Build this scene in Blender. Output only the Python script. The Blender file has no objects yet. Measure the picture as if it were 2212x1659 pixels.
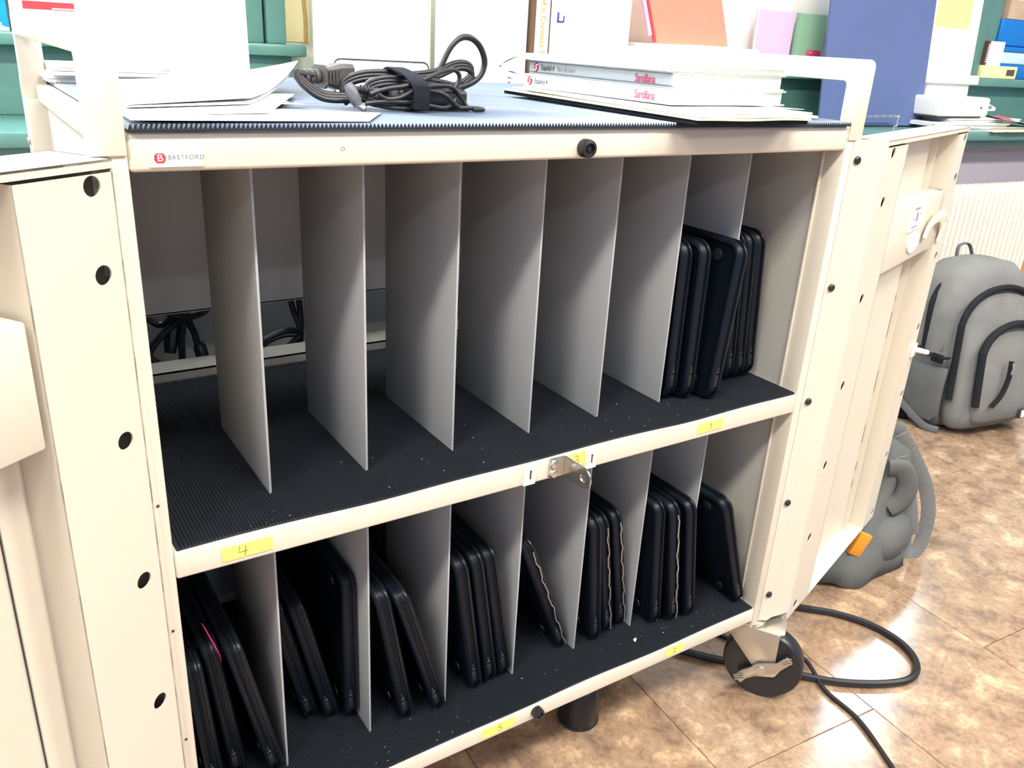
import bpy, bmesh, math, random
from mathutils import Vector, Matrix
random.seed(7)
R = math.radians
S = bpy.context.scene
COL = S.collection

# ------------------------------------------------------------------ camera
YAW, PITCH, ROLL = 0.5947, -0.3876, 0.0581
cam_d = bpy.data.cameras.new('camera')
cam_d.sensor_width = 36.0
cam_d.sensor_fit = 'HORIZONTAL'
cam_d.lens = 36.0 * 1821.24 / 2212.0
cam_d.clip_start = 0.02
cam = bpy.data.objects.new('camera', cam_d)
COL.objects.link(cam)
fw = Vector((math.sin(YAW) * math.cos(PITCH), math.cos(YAW) * math.cos(PITCH), math.sin(PITCH)))
rt = Vector((math.cos(YAW), -math.sin(YAW), 0))
up = rt.cross(fw)
r2 = math.cos(ROLL) * rt + math.sin(ROLL) * up
u2 = -math.sin(ROLL) * rt + math.cos(ROLL) * up
M = Matrix((r2, u2, -fw)).transposed().to_4x4()
M.translation = Vector((-0.1073, -0.6572, 0.9356))
cam.matrix_world = M
S.camera = cam

# ------------------------------------------------------------------ light
S.view_settings.view_transform = 'Standard'
S.view_settings.look = 'None'
S.view_settings.gamma = 1.0
S.view_settings.exposure = 0.03
S.view_settings.use_curve_mapping = False

TH = R(-4.0)                       # the room is turned a little against the cart
CT, ST = math.cos(TH), math.sin(TH)
ROOM = Matrix.Rotation(TH, 4, 'Z')
def rm(x, y, z): return Vector((x * CT - y * ST, x * ST + y * CT, z))

W = bpy.data.worlds.new('sky'); S.world = W
W.use_nodes = True
nt = W.node_tree
bg = nt.nodes['Background']
bg.inputs['Color'].default_value = (0.80, 0.90, 1.0, 1)
bg.inputs['Strength'].default_value = 30.0

CEIL = 2.75
def area(name, loc, sx, sy, power, color, rot=(0, 0, 0), portal=False):
    d = bpy.data.lights.new(name, 'AREA'); d.shape = 'RECTANGLE'
    d.size, d.size_y = sx, sy; d.energy = power; d.color = color
    if portal: d.cycles.is_portal = True
    o = bpy.data.objects.new(name, d); COL.objects.link(o)
    o.location = loc; o.rotation_euler = rot
    return o
WARM, COOL = (1.0, 0.94, 0.82), (0.93, 0.97, 1.0)
LAMPS = [(y, x) for y in (0.10, -1.25, -3.6) for x in (-1.6, 0.5, 2.6)]  # row nearest the window wall is added fill for cart top and sill
POWER = {0.10: 14, -1.25: 84, -3.6: 26}
for (ly, lx) in LAMPS:
    area('ceiling_and_fill_lamp', rm(lx, ly, CEIL - 0.07), 1.2, 0.26, POWER[ly], WARM if ly == -1.25 else COOL, (0, 0, TH))
# daylight portals in the two windows (they only guide sampling of the sky)
area('window_portal', rm(-0.85, 1.42, 1.7), 2.2, 1.5, 1, (1, 1, 1), (R(-90), 0, TH), True)
area('window_portal', rm(3.2, 1.42, 1.78), 0.7, 1.7, 1, (1, 1, 1), (R(-90), 0, TH), True)

# ------------------------------------------------------------------ materials
def lin(c):
    c = c / 255.0
    return c / 12.92 if c <= 0.04045 else ((c + 0.055) / 1.055) ** 2.4
def rgb(r, g, b): return (lin(r), lin(g), lin(b), 1.0)
def mat(name, col, rough=0.5, metal=0.0, spec=0.5, var=0.0, scale=30.0, bump=0.0, bscale=200.0, coat=0.0):
    m = bpy.data.materials.new(name); m.use_nodes = True
    n = m.node_tree; b = n.nodes['Principled BSDF']
    b.inputs['Roughness'].default_value = rough
    b.inputs['Metallic'].default_value = metal
    b.inputs['Specular IOR Level'].default_value = spec
    b.inputs['Coat Weight'].default_value = coat
    b.inputs['Base Color'].default_value = col
    tc = n.nodes.new('ShaderNodeTexCoord')
    if var > 0:
        nz = n.nodes.new('ShaderNodeTexNoise'); nz.inputs['Scale'].default_value = scale
        nz.inputs['Detail'].default_value = 5
        n.links.new(tc.outputs['Object'], nz.inputs['Vector'])
        rp = n.nodes.new('ShaderNodeValToRGB')
        rp.color_ramp.elements[0].position = 0.3; rp.color_ramp.elements[1].position = 0.7
        rp.color_ramp.elements[0].color = tuple(max(0, c * (1 - var)) for c in col[:3]) + (1,)
        rp.color_ramp.elements[1].color = tuple(min(1, c * (1 + var)) for c in col[:3]) + (1,)
        n.links.new(nz.outputs['Fac'], rp.inputs['Fac'])
        n.links.new(rp.outputs['Color'], b.inputs['Base Color'])
    if bump > 0:
        nb = n.nodes.new('ShaderNodeTexNoise'); nb.inputs['Scale'].default_value = bscale
        n.links.new(tc.outputs['Object'], nb.inputs['Vector'])
        bp = n.nodes.new('ShaderNodeBump'); bp.inputs['Strength'].default_value = bump
        bp.inputs['Distance'].default_value = 0.002
        n.links.new(nb.outputs['Fac'], bp.inputs['Height'])
        n.links.new(bp.outputs['Normal'], b.inputs['Normal'])
    return m

m_metal = mat('putty_powder_coat', rgb(216, 208, 192), 0.42, 0, 0.5, 0.015, 6, 0.05, 900)
m_divider = mat('divider_shade_coat', rgb(170, 172, 174), 0.5, 0, 0.4, 0.015, 6, 0.04, 900)  # cart coat greyed and cooled to paint in compartment shade
m_inner = mat('inner_shade_coat', rgb(188, 186, 178), 0.45, 0, 0.4, 0.015, 6, 0.05, 900)  # cart coat dulled, inside shade put into the panel colour
m_white = mat('white_plastic', rgb(238, 236, 230), 0.4, 0, 0.5, 0.01)
m_cream_clip = mat('cream_plastic', rgb(240, 232, 212), 0.4)
m_rubber = mat('black_ribbed_rubber', (0.009, 0.013, 0.020, 1), 0.55, 0, 0.5, 0.15, 60)
m_topmat = mat('glare_pale_rubber', (0.13, 0.165, 0.235, 1), 0.36, 0, 1.0, 0.15, 25)  # pale tone and blue sheen paint window glare onto black rubber
m_topmat.node_tree.nodes['Principled BSDF'].inputs['Sheen Weight'].default_value = 0.5
m_topmat.node_tree.nodes['Principled BSDF'].inputs['Sheen Roughness'].default_value = 0.35
m_topmat.node_tree.nodes['Principled BSDF'].inputs['Sheen Tint'].default_value = (0.8, 0.9, 1.0, 1)
m_bumper = mat('black_bumper_rubber', (0.014, 0.015, 0.018, 1), 0.35, 0, 0.5)
m_laptop = mat('black_laptop_plastic', (0.0050, 0.0085, 0.015, 1), 0.36, 0, 0.22, 0.08, 80, 0.05, 1500)
m_laplid = mat('black_laptop_lid', (0.0045, 0.0075, 0.013, 1), 0.28, 0, 0.32, 0.08, 80, 0.06, 1500)
m_port = mat('port_grey', (0.16, 0.17, 0.19, 1), 0.35, 0.6, 0.5)
m_trim = mat('silver_trim', (0.55, 0.56, 0.58, 1), 0.3, 0.8, 0.5)
m_cable = mat('black_cable', (0.012, 0.012, 0.015, 1), 0.38, 0, 0.5)
m_plug = mat('dark_grey_plug', (0.075, 0.07, 0.065, 1), 0.45, 0, 0.5)
m_velcro = mat('hook_and_loop_black', (0.014, 0.016, 0.024, 1), 0.9, 0, 0.2, 0.4, 500, 0.6, 1500)
m_chrome = mat('zinc_plated_steel', (0.56, 0.53, 0.46, 1), 0.30, 0.85, 0.5, 0.03, 30)
m_steel = mat('bright_steel', (0.66, 0.65, 0.62, 1), 0.2, 0.95, 0.5, 0.06, 60)
m_yellow = mat('yellow_label_paper', rgb(248, 242, 120), 0.7, 0, 0.2, 0.02)
m_ink = mat('pencil_ink', rgb(120, 90, 60), 0.8)
m_inkdark = mat('dark_ink', rgb(60, 60, 62), 0.8)
m_inkgrey = mat('grey_ink', rgb(130, 130, 132), 0.8)
m_red = mat('badge_red', rgb(216, 60, 66), 0.4)
m_crimson = mat('crimson_ink', rgb(176, 40, 72), 0.6)
m_maroon = mat('maroon_logo', rgb(150, 50, 66), 0.6)
m_paper = mat('white_paper', rgb(240, 240, 238), 0.75, 0, 0.2, 0.01)
m_pages = mat('page_edges', rgb(236, 232, 218), 0.8, 0, 0.2, 0.04, 300)
m_manila = mat('cream_envelope', rgb(238, 228, 190), 0.75, 0, 0.2, 0.02)
m_bookspine = mat('book_cover_white', rgb(222, 224, 224), 0.35, 0, 0.5)
m_green = mat('green_gloss_paint', rgb(94, 138, 128), 0.28, 0, 0.5, 0.08, 9, 0.15, 60)
m_farwall = mat('blue_grey_wall_paint', rgb(126, 148, 188), 0.7, 0, 0.3, 0.02, 3)
m_wall = mat('cream_wall_paint', rgb(250, 247, 236), 0.7, 0, 0.3, 0.02, 3, 0.1, 80)
m_wallgrey = mat('lilac_grey_wall', rgb(176, 172, 182), 0.7, 0, 0.3, 0.02, 3, 0.1, 80)
m_ceil = mat('ceiling_white', rgb(236, 236, 232), 0.8)
m_rad = mat('radiator_white', rgb(236, 232, 222), 0.35, 0, 0.5, 0.01)
m_navy = mat('navy_card', rgb(94, 109, 154), 0.7, 0, 0.2, 0.04, 5)
m_coral = mat('coral_card', rgb(250, 148, 126), 0.7, 0, 0.2, 0.02)
m_coraledge = mat('red_edge', rgb(232, 70, 78), 0.7)
m_pink = mat('pink_card', rgb(234, 188, 226), 0.7)
m_mint = mat('mint_card', rgb(168, 216, 176), 0.7)
m_tag = mat('hot_pink_tag', rgb(232, 70, 120), 0.6)
m_hotpink = mat('hot_pink_ribbon', rgb(226, 30, 120), 0.6)
m_brown = mat('brown_binding', rgb(112, 84, 62), 0.7)
m_gold = mat('gold_ink', rgb(190, 172, 110), 0.6)
m_blueink = mat('violet_blue_ink', rgb(84, 74, 168), 0.7)
m_parch = mat('parchment', rgb(246, 230, 184), 0.8, 0, 0.2, 0.08, 4)
m_parchedge = mat('parchment_edge', rgb(206, 160, 104), 0.8, 0, 0.2, 0.1, 20)
m_board = mat('cream_poster', rgb(246, 242, 214), 0.7, 0, 0.2, 0.03, 3)
m_cyan = mat('cyan_plastic', rgb(0, 160, 226), 0.4)
m_blue = mat('blue_plastic', rgb(22, 116, 196), 0.35)
m_ltblue = mat('pale_blue_plastic', rgb(200, 226, 238), 0.4)
m_tan = mat('tan_card', rgb(196, 168, 146), 0.8, 0, 0.2, 0.1, 30)
m_yelbox = mat('pale_yellow_box', rgb(240, 234, 170), 0.6)
m_darkwin = mat('dark_window', rgb(84, 76, 60), 0.4)
m_wood = mat('orange_wood', rgb(204, 146, 96), 0.5, 0, 0.4, 0.15, 12)
m_pack = mat('grey_canvas', (0.19, 0.19, 0.183, 1), 0.9, 0, 0.15, 0.12, 14, 0.35, 900)
m_packdark = mat('dark_grey_canvas', (0.13, 0.135, 0.135, 1), 0.9, 0, 0.15, 0.12, 14, 0.35, 900)
m_tote = mat('slate_canvas', (0.12, 0.125, 0.125, 1), 0.85, 0, 0.2, 0.1, 14, 0.3, 700)
m_webbing = mat('grey_webbing', (0.19, 0.195, 0.195, 1), 0.85, 0, 0.2, 0.1, 200, 0.3, 900)
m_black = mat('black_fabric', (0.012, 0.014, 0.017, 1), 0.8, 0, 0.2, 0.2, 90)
m_orange = mat('orange_patch', rgb(226, 146, 40), 0.8)
m_seam = mat('dark_seam', (0.05, 0.052, 0.055, 1), 0.85)
m_photo = mat('yellow_print', rgb(236, 222, 150), 0.7, 0, 0.2, 0.15, 40)

# mottled vinyl tile
def tile_material():
    m = bpy.data.materials.new('mottled_vinyl_tile'); m.use_nodes = True
    n = m.node_tree; b = n.nodes['Principled BSDF']
    geo = n.nodes.new('ShaderNodeNewGeometry')
    info = n.nodes.new('ShaderNodeObjectInfo')
    add = n.nodes.new('ShaderNodeVectorMath'); add.operation = 'MULTIPLY_ADD'
    n.links.new(info.outputs['Location'], add.inputs[0])
    add.inputs[1].default_value = (0.25, 0.25, 0.25)
    n.links.new(geo.outputs['Position'], add.inputs[2])
    n1 = n.nodes.new('ShaderNodeTexNoise'); n1.inputs['Scale'].default_value = 15; n1.inputs['Detail'].default_value = 13
    n1.inputs['Roughness'].default_value = 0.70; n1.inputs['Distortion'].default_value = 0.35
    n2 = n.nodes.new('ShaderNodeTexNoise'); n2.inputs['Scale'].default_value = 95; n2.inputs['Detail'].default_value = 7
    n2.inputs['Roughness'].default_value = 0.7
    n.links.new(add.outputs[0], n1.inputs['Vector']); n.links.new(add.outputs[0], n2.inputs['Vector'])
    r1 = n.nodes.new('ShaderNodeValToRGB')
    e = r1.color_ramp.elements
    e[0].position = 0.34; e[0].color = rgb(116, 97, 84)
    e[1].position = 0.66; e[1].color = rgb(200, 174, 143)
    for (pp, cc) in ((0.42, rgb(138, 115, 97)), (0.47, rgb(148, 123, 102)), (0.50, rgb(160, 133, 109)), (0.545, rgb(158, 134, 113)), (0.575, rgb(176, 149, 121))):
        x = e.new(pp); x.color = cc
    n.links.new(n1.outputs['Fac'], r1.inputs['Fac'])
    r2_ = n.nodes.new('ShaderNodeValToRGB')
    r2_.color_ramp.elements[0].position = 0.38; r2_.color_ramp.elements[0].color = (0.55, 0.52, 0.50, 1)
    r2_.color_ramp.elements[1].position = 0.56; r2_.color_ramp.elements[1].color = (1, 1, 1, 1)
    n.links.new(n2.outputs['Fac'], r2_.inputs['Fac'])
    mx = n.nodes.new('ShaderNodeMix'); mx.data_type = 'RGBA'; mx.blend_type = 'MULTIPLY'
    mx.inputs['Factor'].default_value = 0.5
    n.links.new(r1.outputs['Color'], mx.inputs['A']); n.links.new(r2_.outputs['Color'], mx.inputs['B'])
    n.links.new(mx.outputs['Result'], b.inputs['Base Color'])
    b.inputs['Roughness'].default_value = 0.13
    b.inputs['Specular IOR Level'].default_value = 0.5
    bp = n.nodes.new('ShaderNodeBump'); bp.inputs['Strength'].default_value = 0.12; bp.inputs['Distance'].default_value = 0.002
    n.links.new(n1.outputs['Fac'], bp.inputs['Height']); n.links.new(bp.outputs['Normal'], b.inputs['Normal'])
    return m
m_tile = tile_material()
m_grout = mat('tile_joint', rgb(88, 70, 56), 0.8)
m_glass = bpy.data.materials.new('window_glass'); m_glass.use_nodes = True
_n = m_glass.node_tree; _n.nodes.clear()
_o = _n.nodes.new('ShaderNodeOutputMaterial'); _t = _n.nodes.new('ShaderNodeBsdfTransparent')
_g = _n.nodes.new('ShaderNodeBsdfGlossy'); _g.inputs['Roughness'].default_value = 0.03
_x = _n.nodes.new('ShaderNodeMixShader'); _x.inputs[0].default_value = 0.06
_n.links.new(_t.outputs[0], _x.inputs[1]); _n.links.new(_g.outputs[0], _x.inputs[2]); _n.links.new(_x.outputs[0], _o.inputs[0])

# ------------------------------------------------------------------ mesh helpers
class MB:
    """collects geometry and links it as ONE mesh object"""
    def __init__(s, mtx=None): s.v = []; s.f = []; s.m = mtx
    def add(s, vs, fs, mtx=None):
        k = len(s.v)
        for p in vs:
            p = Vector(p)
            if mtx is not None: p = mtx @ p
            if s.m is not None: p = s.m @ p
            s.v.append(p)
        s.f += [tuple(i + k for i in f) for f in fs]
        return s
    def box(s, x0, x1, y0, y1, z0, z1, mtx=None):
        return s.add([(x0, y0, z0), (x1, y0, z0), (x1, y1, z0), (x0, y1, z0), (x0, y0, z1), (x1, y0, z1), (x1, y1, z1), (x0, y1, z1)],
                     [(0, 3, 2, 1), (4, 5, 6, 7), (0, 1, 5, 4), (1, 2, 6, 5), (2, 3, 7, 6), (3, 0, 4, 7)], mtx)
    def prism(s, poly, a0, a1, axis='y', mtx=None):
        n = len(poly)
        def P(p, a):
            return {'y': (p[0], a, p[1]), 'z': (p[0], p[1], a), 'x': (a, p[0], p[1])}[axis]
        vs = [P(p, a0) for p in poly] + [P(p, a1) for p in poly]
        fs = [tuple(range(n)), tuple(range(2 * n - 1, n - 1, -1))] + [(i, n + i, n + (i + 1) % n, (i + 1) % n) for i in range(n)]
        return s.add(vs, fs, mtx)
    def rings(s, rings, cap=True, closed=False, mtx=None):
        n = len(rings[0]); vs = [p for r in rings for p in r]; fs = []
        m = len(rings)
        for i in range(m if closed else m - 1):
            a = i * n; b = ((i + 1) % m) * n
            for j in range(n):
                k = (j + 1) % n
                fs.append((a + j, a + k, b + k, b + j))
        if cap and not closed:
            fs.append(tuple(range(n - 1, -1, -1))); fs.append(tuple((m - 1) * n + j for j in range(n)))
        return s.add(vs, fs, mtx)
    def tube(s, pts, r, n=8, flat=1.0, cap=True, mtx=None, upv=None):
        pts = [Vector(p) for p in pts]; rings = []; prev = None
        for i, p in enumerate(pts):
            t = (pts[min(i + 1, len(pts) - 1)] - pts[max(i - 1, 0)])
            t = t.normalized() if t.length > 1e-9 else Vector((0, 0, 1))
            if prev is None:
                a = Vector(upv) if upv else (Vector((0, 0, 1)) if abs(t.z) < 0.9 else Vector((1, 0, 0)))
                u = (a - t * a.dot(t)).normalized()
            else:
                u = prev - t * prev.dot(t)
                u = u.normalized() if u.length > 1e-6 else t.orthogonal().normalized()
            prev = u; w = t.cross(u)
            rr = r[i] if isinstance(r, (list, tuple)) else r
            rings.append([p + u * (math.cos(2 * math.pi * j / n) * rr * flat) + w * (math.sin(2 * math.pi * j / n) * rr) for j in range(n)])
        return s.rings(rings, cap, False, mtx)
    def cyl(s, p0, p1, r0, r1=None, n=20, mtx=None):
        return s.tube([p0, p1], [r0, r0 if r1 is None else r1], n, mtx=mtx)
    def lathe(s, prof, c, ax, n=28, mtx=None):
        ax = Vector(ax).normalized(); u = ax.orthogonal().normalized(); w = ax.cross(u); c = Vector(c)
        rings = [[c + ax * h + u * (math.cos(2 * math.pi * j / n) * r) + w * (math.sin(2 * math.pi * j / n) * r) for j in range(n)] for (r, h) in prof]
        return s.rings(rings, True, False, mtx)
    def build(s, name, m, parent=None, bevel=0.0, seg=2, smooth=True, label=None, angle=35):
        me = bpy.data.meshes.new(name)
        bm = bmesh.new()
        vv = [bm.verts.new(p) for p in s.v]
        for f in s.f:
            try: bm.faces.new([vv[i] for i in f])
            except ValueError: pass
        bmesh.ops.remove_doubles(bm, verts=bm.verts, dist=1e-6)
        bmesh.ops.recalc_face_normals(bm, faces=bm.faces)
        if bevel > 0:
            ed = [e for e in bm.edges if len(e.link_faces) == 2 and e.calc_face_angle(0) > R(40)]
            bmesh.ops.bevel(bm, geom=ed, offset=bevel, segments=seg, profile=0.5, affect='EDGES', clamp_overlap=True)
        if smooth:
            for f in bm.faces: f.smooth = True
            for e in bm.edges:
                if len(e.link_faces) != 2 or e.calc_face_angle(0) > R(angle): e.smooth = False
        bm.to_mesh(me); bm.free()
        me.materials.append(m)
        o = bpy.data.objects.new(name, me); COL.objects.link(o)
        if parent is not None: o.parent = parent
        if label: o['label'] = label
        return o

def spline(pts, k=8, closed=False):
    P = [Vector(p) for p in pts]; n = len(P); out = []
    for i in range(n if closed else n - 1):
        if closed: a, b, c, d = P[(i - 1) % n], P[i], P[(i + 1) % n], P[(i + 2) % n]
        else: a, b, c, d = P[max(i - 1, 0)], P[i], P[i + 1], P[min(i + 2, n - 1)]
        for j in range(k):
            t = j / k
            out.append(0.5 * ((2 * b) + (c - a) * t + (2 * a - 5 * b + 4 * c - d) * t * t + (3 * b - a - 3 * c + d) * t ** 3))
    if not closed: out.append(P[-1])
    return out

def tag(o, label, cat, group=None):
    o['label'] = label; o['category'] = cat
    if group: o['group'] = group
    return o
def thing(name, label, cat, loc=(0, 0, 0), rot=(0, 0, 0), group=None):
    o = bpy.data.objects.new(name, None); o.empty_display_size = 0.05
    COL.objects.link(o); o.location = loc; o.rotation_euler = rot
    return tag(o, label, cat, group)
def struct(o):
    o['kind'] = 'structure'; return o

def text(s, name, size, m, mtx, parent=None, align='LEFT', spacing=1.0, squeeze=1.0, extrude=0.0, bold=0.0):
    c = bpy.data.curves.new(name, 'FONT'); c.body = s; c.size = size; c.align_x = align; c.align_y = 'CENTER'
    c.space_character = spacing; c.extrude = extrude; c.offset = bold; c.resolution_u = 3
    t = bpy.data.objects.new('tmp_text', c); COL.objects.link(t)
    dg = bpy.context.evaluated_depsgraph_get()
    me = bpy.data.meshes.new_from_object(t.evaluated_get(dg))
    COL.objects.unlink(t); bpy.data.objects.remove(t)
    me.transform(mtx @ Matrix.Diagonal((squeeze, 1, 1, 1)))
    me.materials.clear(); me.materials.append(m); me.name = name
    o = bpy.data.objects.new(name, me); COL.objects.link(o)
    if parent is not None: o.parent = parent
    return o
FRONT = Matrix.Rotation(R(90), 4, 'X')          # text standing, facing -y
def T(x, y, z): return Matrix.Translation((x, y, z))

def plate_holes(mb, u0, u1, z0, z1, holes, v, P, t=0.0016, n=24):
    """flat plate in (u,z) at depth v with round holes; P maps (u,v,z) -> point"""
    hs = sorted(holes, key=lambda h: h[1])
    cuts = [z0] + [(hs[i][1] + hs[i + 1][1]) / 2 for i in range(len(hs) - 1)] + [z1]
    for i, (hu, hz, r) in enumerate(hs):
        a, b = cuts[i], cuts[i + 1]
        ring, outer, back = [], [], []
        for j in range(n):
            th = 2 * math.pi * (j + 0.5) / n
            c, s_ = math.cos(th), math.sin(th)
            k = 1e9
            if c > 1e-9: k = min(k, (u1 - hu) / c)
            if c < -1e-9: k = min(k, (u0 - hu) / c)
            if s_ > 1e-9: k = min(k, (b - hz) / s_)
            if s_ < -1e-9: k = min(k, (a - hz) / s_)
            ring.append((hu + r * c, hz + r * s_)); outer.append((hu + k * c, hz + k * s_))
        # snap nearest outer points to the corners
        for (cu, cz) in ((u0, a), (u1, a), (u1, b), (u0, b)):
            j = min(range(n), key=lambda q: (outer[q][0] - cu) ** 2 + (outer[q][1] - cz) ** 2)
            outer[j] = (cu, cz)
        vs = [P(p[0], v, p[1]) for p in ring] + [P(p[0], v, p[1]) for p in outer] + [P(p[0], v + t, p[1]) for p in ring]
        fs = []
        for j in range(n):
            k = (j + 1) % n
            fs.append((j, k, n + k, n + j)); fs.append((j, 2 * n + j, 2 * n + k, k))
        mb.add(vs, fs)

# ------------------------------------------------------------------ room
def rbox(mb, x0, x1, y0, y1, z0, z1): return mb.box(x0, x1, y0, y1, z0, z1, ROOM)
YW = 1.30                                       # window wall face
fl = struct(rbox(MB(), -3.2, 5.6, -5.2, 1.42, -0.06, -0.004).build('floor', m_grout))
# floor tiles, one object each where the camera sees them
TX, TY, GAP = 0.304, 0.61, 0.0010
def tile_mesh(w, l):
    b = MB()
    e = 0.0008
    b.add([(0, 0, -0.004), (w, 0, -0.004), (w, l, -0.004), (0, l, -0.004), (0, 0, -e), (w, 0, -e), (w, l, -e), (0, l, -e),
           (e, e, 0), (w - e, e, 0), (w - e, l - e, 0), (e, l - e, 0)],
          [(0, 1, 5, 4), (1, 2, 6, 5), (2, 3, 7, 6), (3, 0, 4, 7), (4, 5, 9, 8), (5, 6, 10, 9), (6, 7, 11, 10), (7, 4, 8, 11), (8, 9, 10, 11)])
    o = b.build('tile', m_tile, fl, smooth=False)
    return o
tile0 = tile_mesh(TX - GAP, TY - GAP)
offs = {0: 0.2, 1: -0.06, 2: 0.28, 3: -0.043, 4: 0.41, 5: 0.02}
first = True
for i in range(-4, 16):
    x = 0.365 + i * TX
    o = offs.get(i, (0.37 * i) % TY)
    for k in range(-4, 3):
        y = o + k * TY
        if y > 1.3 or y + TY < -1.6: continue
        t = tile0 if first else tile0.copy()
        if not first: COL.objects.link(t); t.parent = fl
        first = False
        t.location = rm(x, y, random.uniform(-0.0003, 0.0)); t.rotation_euler = (0, 0, TH)
# joined vinyl further away, behind the camera
rbox(MB(), -3.2, 5.6, -5.2, -1.65, -0.004, -0.0005).build('far_tile_field', m_tile, fl)['kind'] = 'stuff'

wb = MB()
WT, WB_ = 2.60, 0.955                            # window head and glass foot
for (a, b_, c, d) in ((-3.2, 0.32, 0, WB_), (0.32, 2.87, 0, CEIL), (2.87, 5.6, 0, WB_), (-3.2, 0.32, WT, CEIL), (2.87, 3.55, WT, CEIL), (-3.2, -2.0, WB_, WT), (3.55, 5.6, WB_, CEIL)):
    rbox(wb, a, b_, YW, YW + 0.12, c, d)
struct(wb.build('wall_back', m_wall))
struct(rbox(MB(), -3.3, -3.2, -5.2, 1.42, 0, CEIL).build('wall_left', m_farwall))
struct(rbox(MB(), 5.6, 5.7, -5.2, 1.42, 0, CEIL).build('wall_right', m_farwall))
struct(rbox(MB(), -3.3, 5.7, -5.3, -5.2, 0, CEIL).build('wall_front', m_farwall))
struct(rbox(MB(), -3.3, 5.7, -5.3, 1.42, CEIL, CEIL + 0.08).build('ceiling', m_ceil))
# low wall and deep painted sill in front of the window wall
struct(rbox(MB(), -3.2, 5.6, 1.10, YW, 0, 0.70).build('wall_lower', m_wallgrey))
sill = MB(); rbox(sill, -3.2, 5.6, 1.0, YW, 0.722, 0.749); struct(sill.build('trim_1', m_green, None, 0.006))
struct(rbox(MB(), -3.2, 5.6, 1.03, 1.12, 0.70, 0.722).build('trim_2', m_green, None, 0.003))
struct(rbox(MB(), -3.2, 0.455, 1.285, YW, 0.749, 0.876).build('trim_3', m_green, None, 0.003))
struct(rbox(MB(), 1.30, 5.6, 1.285, YW, 0.749, 0.876).build('trim_4', m_green, None, 0.003))
# window stools (upper ledges) with horn ends
struct(rbox(MB(), -3.2, 0.488, 1.235, YW + 0.05, 0.876, 0.900).build('trim_5', m_green, None, 0.005))
struct(rbox(MB(), 1.67, 5.6, 1.235, YW, 0.873, 0.900).build('trim_6', m_green, None, 0.005))
struct(rbox(MB(), 0.36, 0.462, 1.262, YW, 0.80, 0.876).build('trim_7', m_green, None, 0.003))
# casings
cs = MB(); rbox(cs, 0.335, 0.405, 1.262, YW, 0.900, 2.64); rbox(cs, 0.409, 0.450, 1.252, YW, 0.900, 2.64)
struct(cs.build('trim_8', m_green, None, 0.003))
cs = MB(); rbox(cs, 2.75, 2.805, 1.250, YW, 0.900, 2.64); rbox(cs, 2.808, 2.885, 1.268, YW, 0.900, 2.64)
struct(cs.build('trim_9', m_green, None, 0.003))
def window(n, x0, x1, k):
    f = MB()
    rbox(f, x0, x1, 1.315, 1.365, 0.900, 0.985); rbox(f, x0, x1, 1.315, 1.365, WT - 0.06, WT)
    for i in range(k + 1):
        xc = x0 + (x1 - x0) * i / k
        rbox(f, max(x0, xc - 0.035), min(x1, xc + 0.035), 1.315, 1.365, 0.985, WT - 0.06)
    w = struct(f.build('window_%d' % n, m_green, None, 0.003))
    for i in range(k):
        a = x0 + (x1 - x0) * i / k + 0.035; b = x0 + (x1 - x0) * (i + 1) / k - 0.035
        rbox(MB(), a, b, 1.338, 1.342, 0.985, WT - 0.06).build('pane', m_glass, w)
        rbox(MB(), a, b, 1.346, 1.349, 0.985, 1.50).build('low_sky_blocker', m_paper, w)  # added unseen panel blocking low sky to shape the floor glare
window(1, -2.0, 0.335, 3)
window(2, 2.885, 3.53, 1)

# radiator under the sill
rad = thing('radiator', 'white column radiator under the green sill behind the grey backpack', 'radiator', rm(2.9, 1.06, 0), (0, 0, TH))
fin0 = None
for i in range(44):
    x = -0.75 + i * 0.0272
    if fin0 is None:
        b = MB()
        prof = [(0.0085 * math.cos(a) + 0, 0.032 * math.sin(a)) for a in [2 * math.pi * j / 12 for j in range(12)]]
        rings = [[(px * s_, py * s_, z) for (px, py) in prof] for (z, s_) in ((0.095, 0.4), (0.105, 0.9), (0.12, 1.0), (0.55, 1.0), (0.568, 0.9), (0.578, 0.45))]
        b.rings(rings)
        fin0 = b.build('radiator_section', m_rad, rad, angle=60); f = fin0
    else:
        f = fin0.copy(); COL.objects.link(f); f.parent = rad
    f.location = (x, 0, 0)
b = MB()
for z in (0.13, 0.545): b.tube([(-0.76, 0.012, z), (0.45, 0.012, z)], 0.012, 10)
b.build('header_pipe', m_rad, rad)
b = MB()
for x in (-0.6, 0.3): b.box(x - 0.015, x + 0.015, -0.02, 0.03, 0.0, 0.11)
b.build('foot', m_rad, rad)

# ------------------------------------------------------------------ the cart
CW, Z1, Z2, Z3, Z4, Z5, Z6 = 0.80, 0.8616, 0.8331, 0.5145, 0.4878, 0.165, 0.1413
cart = thing('laptop_cart', 'beige steel laptop cart with open doors and two divided shelves', 'cart', (0, 0, 0))
MB().box(-0.012, 0.812, 0.012, 0.625, Z2 + 0.01, Z1).build('top_panel', m_metal, cart, 0.002)
MB().box(0.0, CW, 0.0, 0.018, Z2, Z1).build('top_rail', m_metal, cart, 0.0035, 3)
sh = MB().box(0.0, CW, 0.0, 0.016, Z4, Z3); sh.box(0.0, CW, 0.016, 0.39, Z3 - 0.008, Z3)
sh.build('middle_shelf', m_metal, cart, 0.0025, 3)
bs = MB().box(0.0, CW, 0.0, 0.016, Z6, Z5); bs.box(0.0, CW, 0.016, 0.39, Z5 - 0.008, Z5)
bs.build('bottom_shelf', m_metal, cart, 0.0025, 3)
MB().box(-0.002, CW + 0.002, 0.39, 0.62, Z6, Z6 + 0.01).build('base_panel', m_metal, cart)
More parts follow.
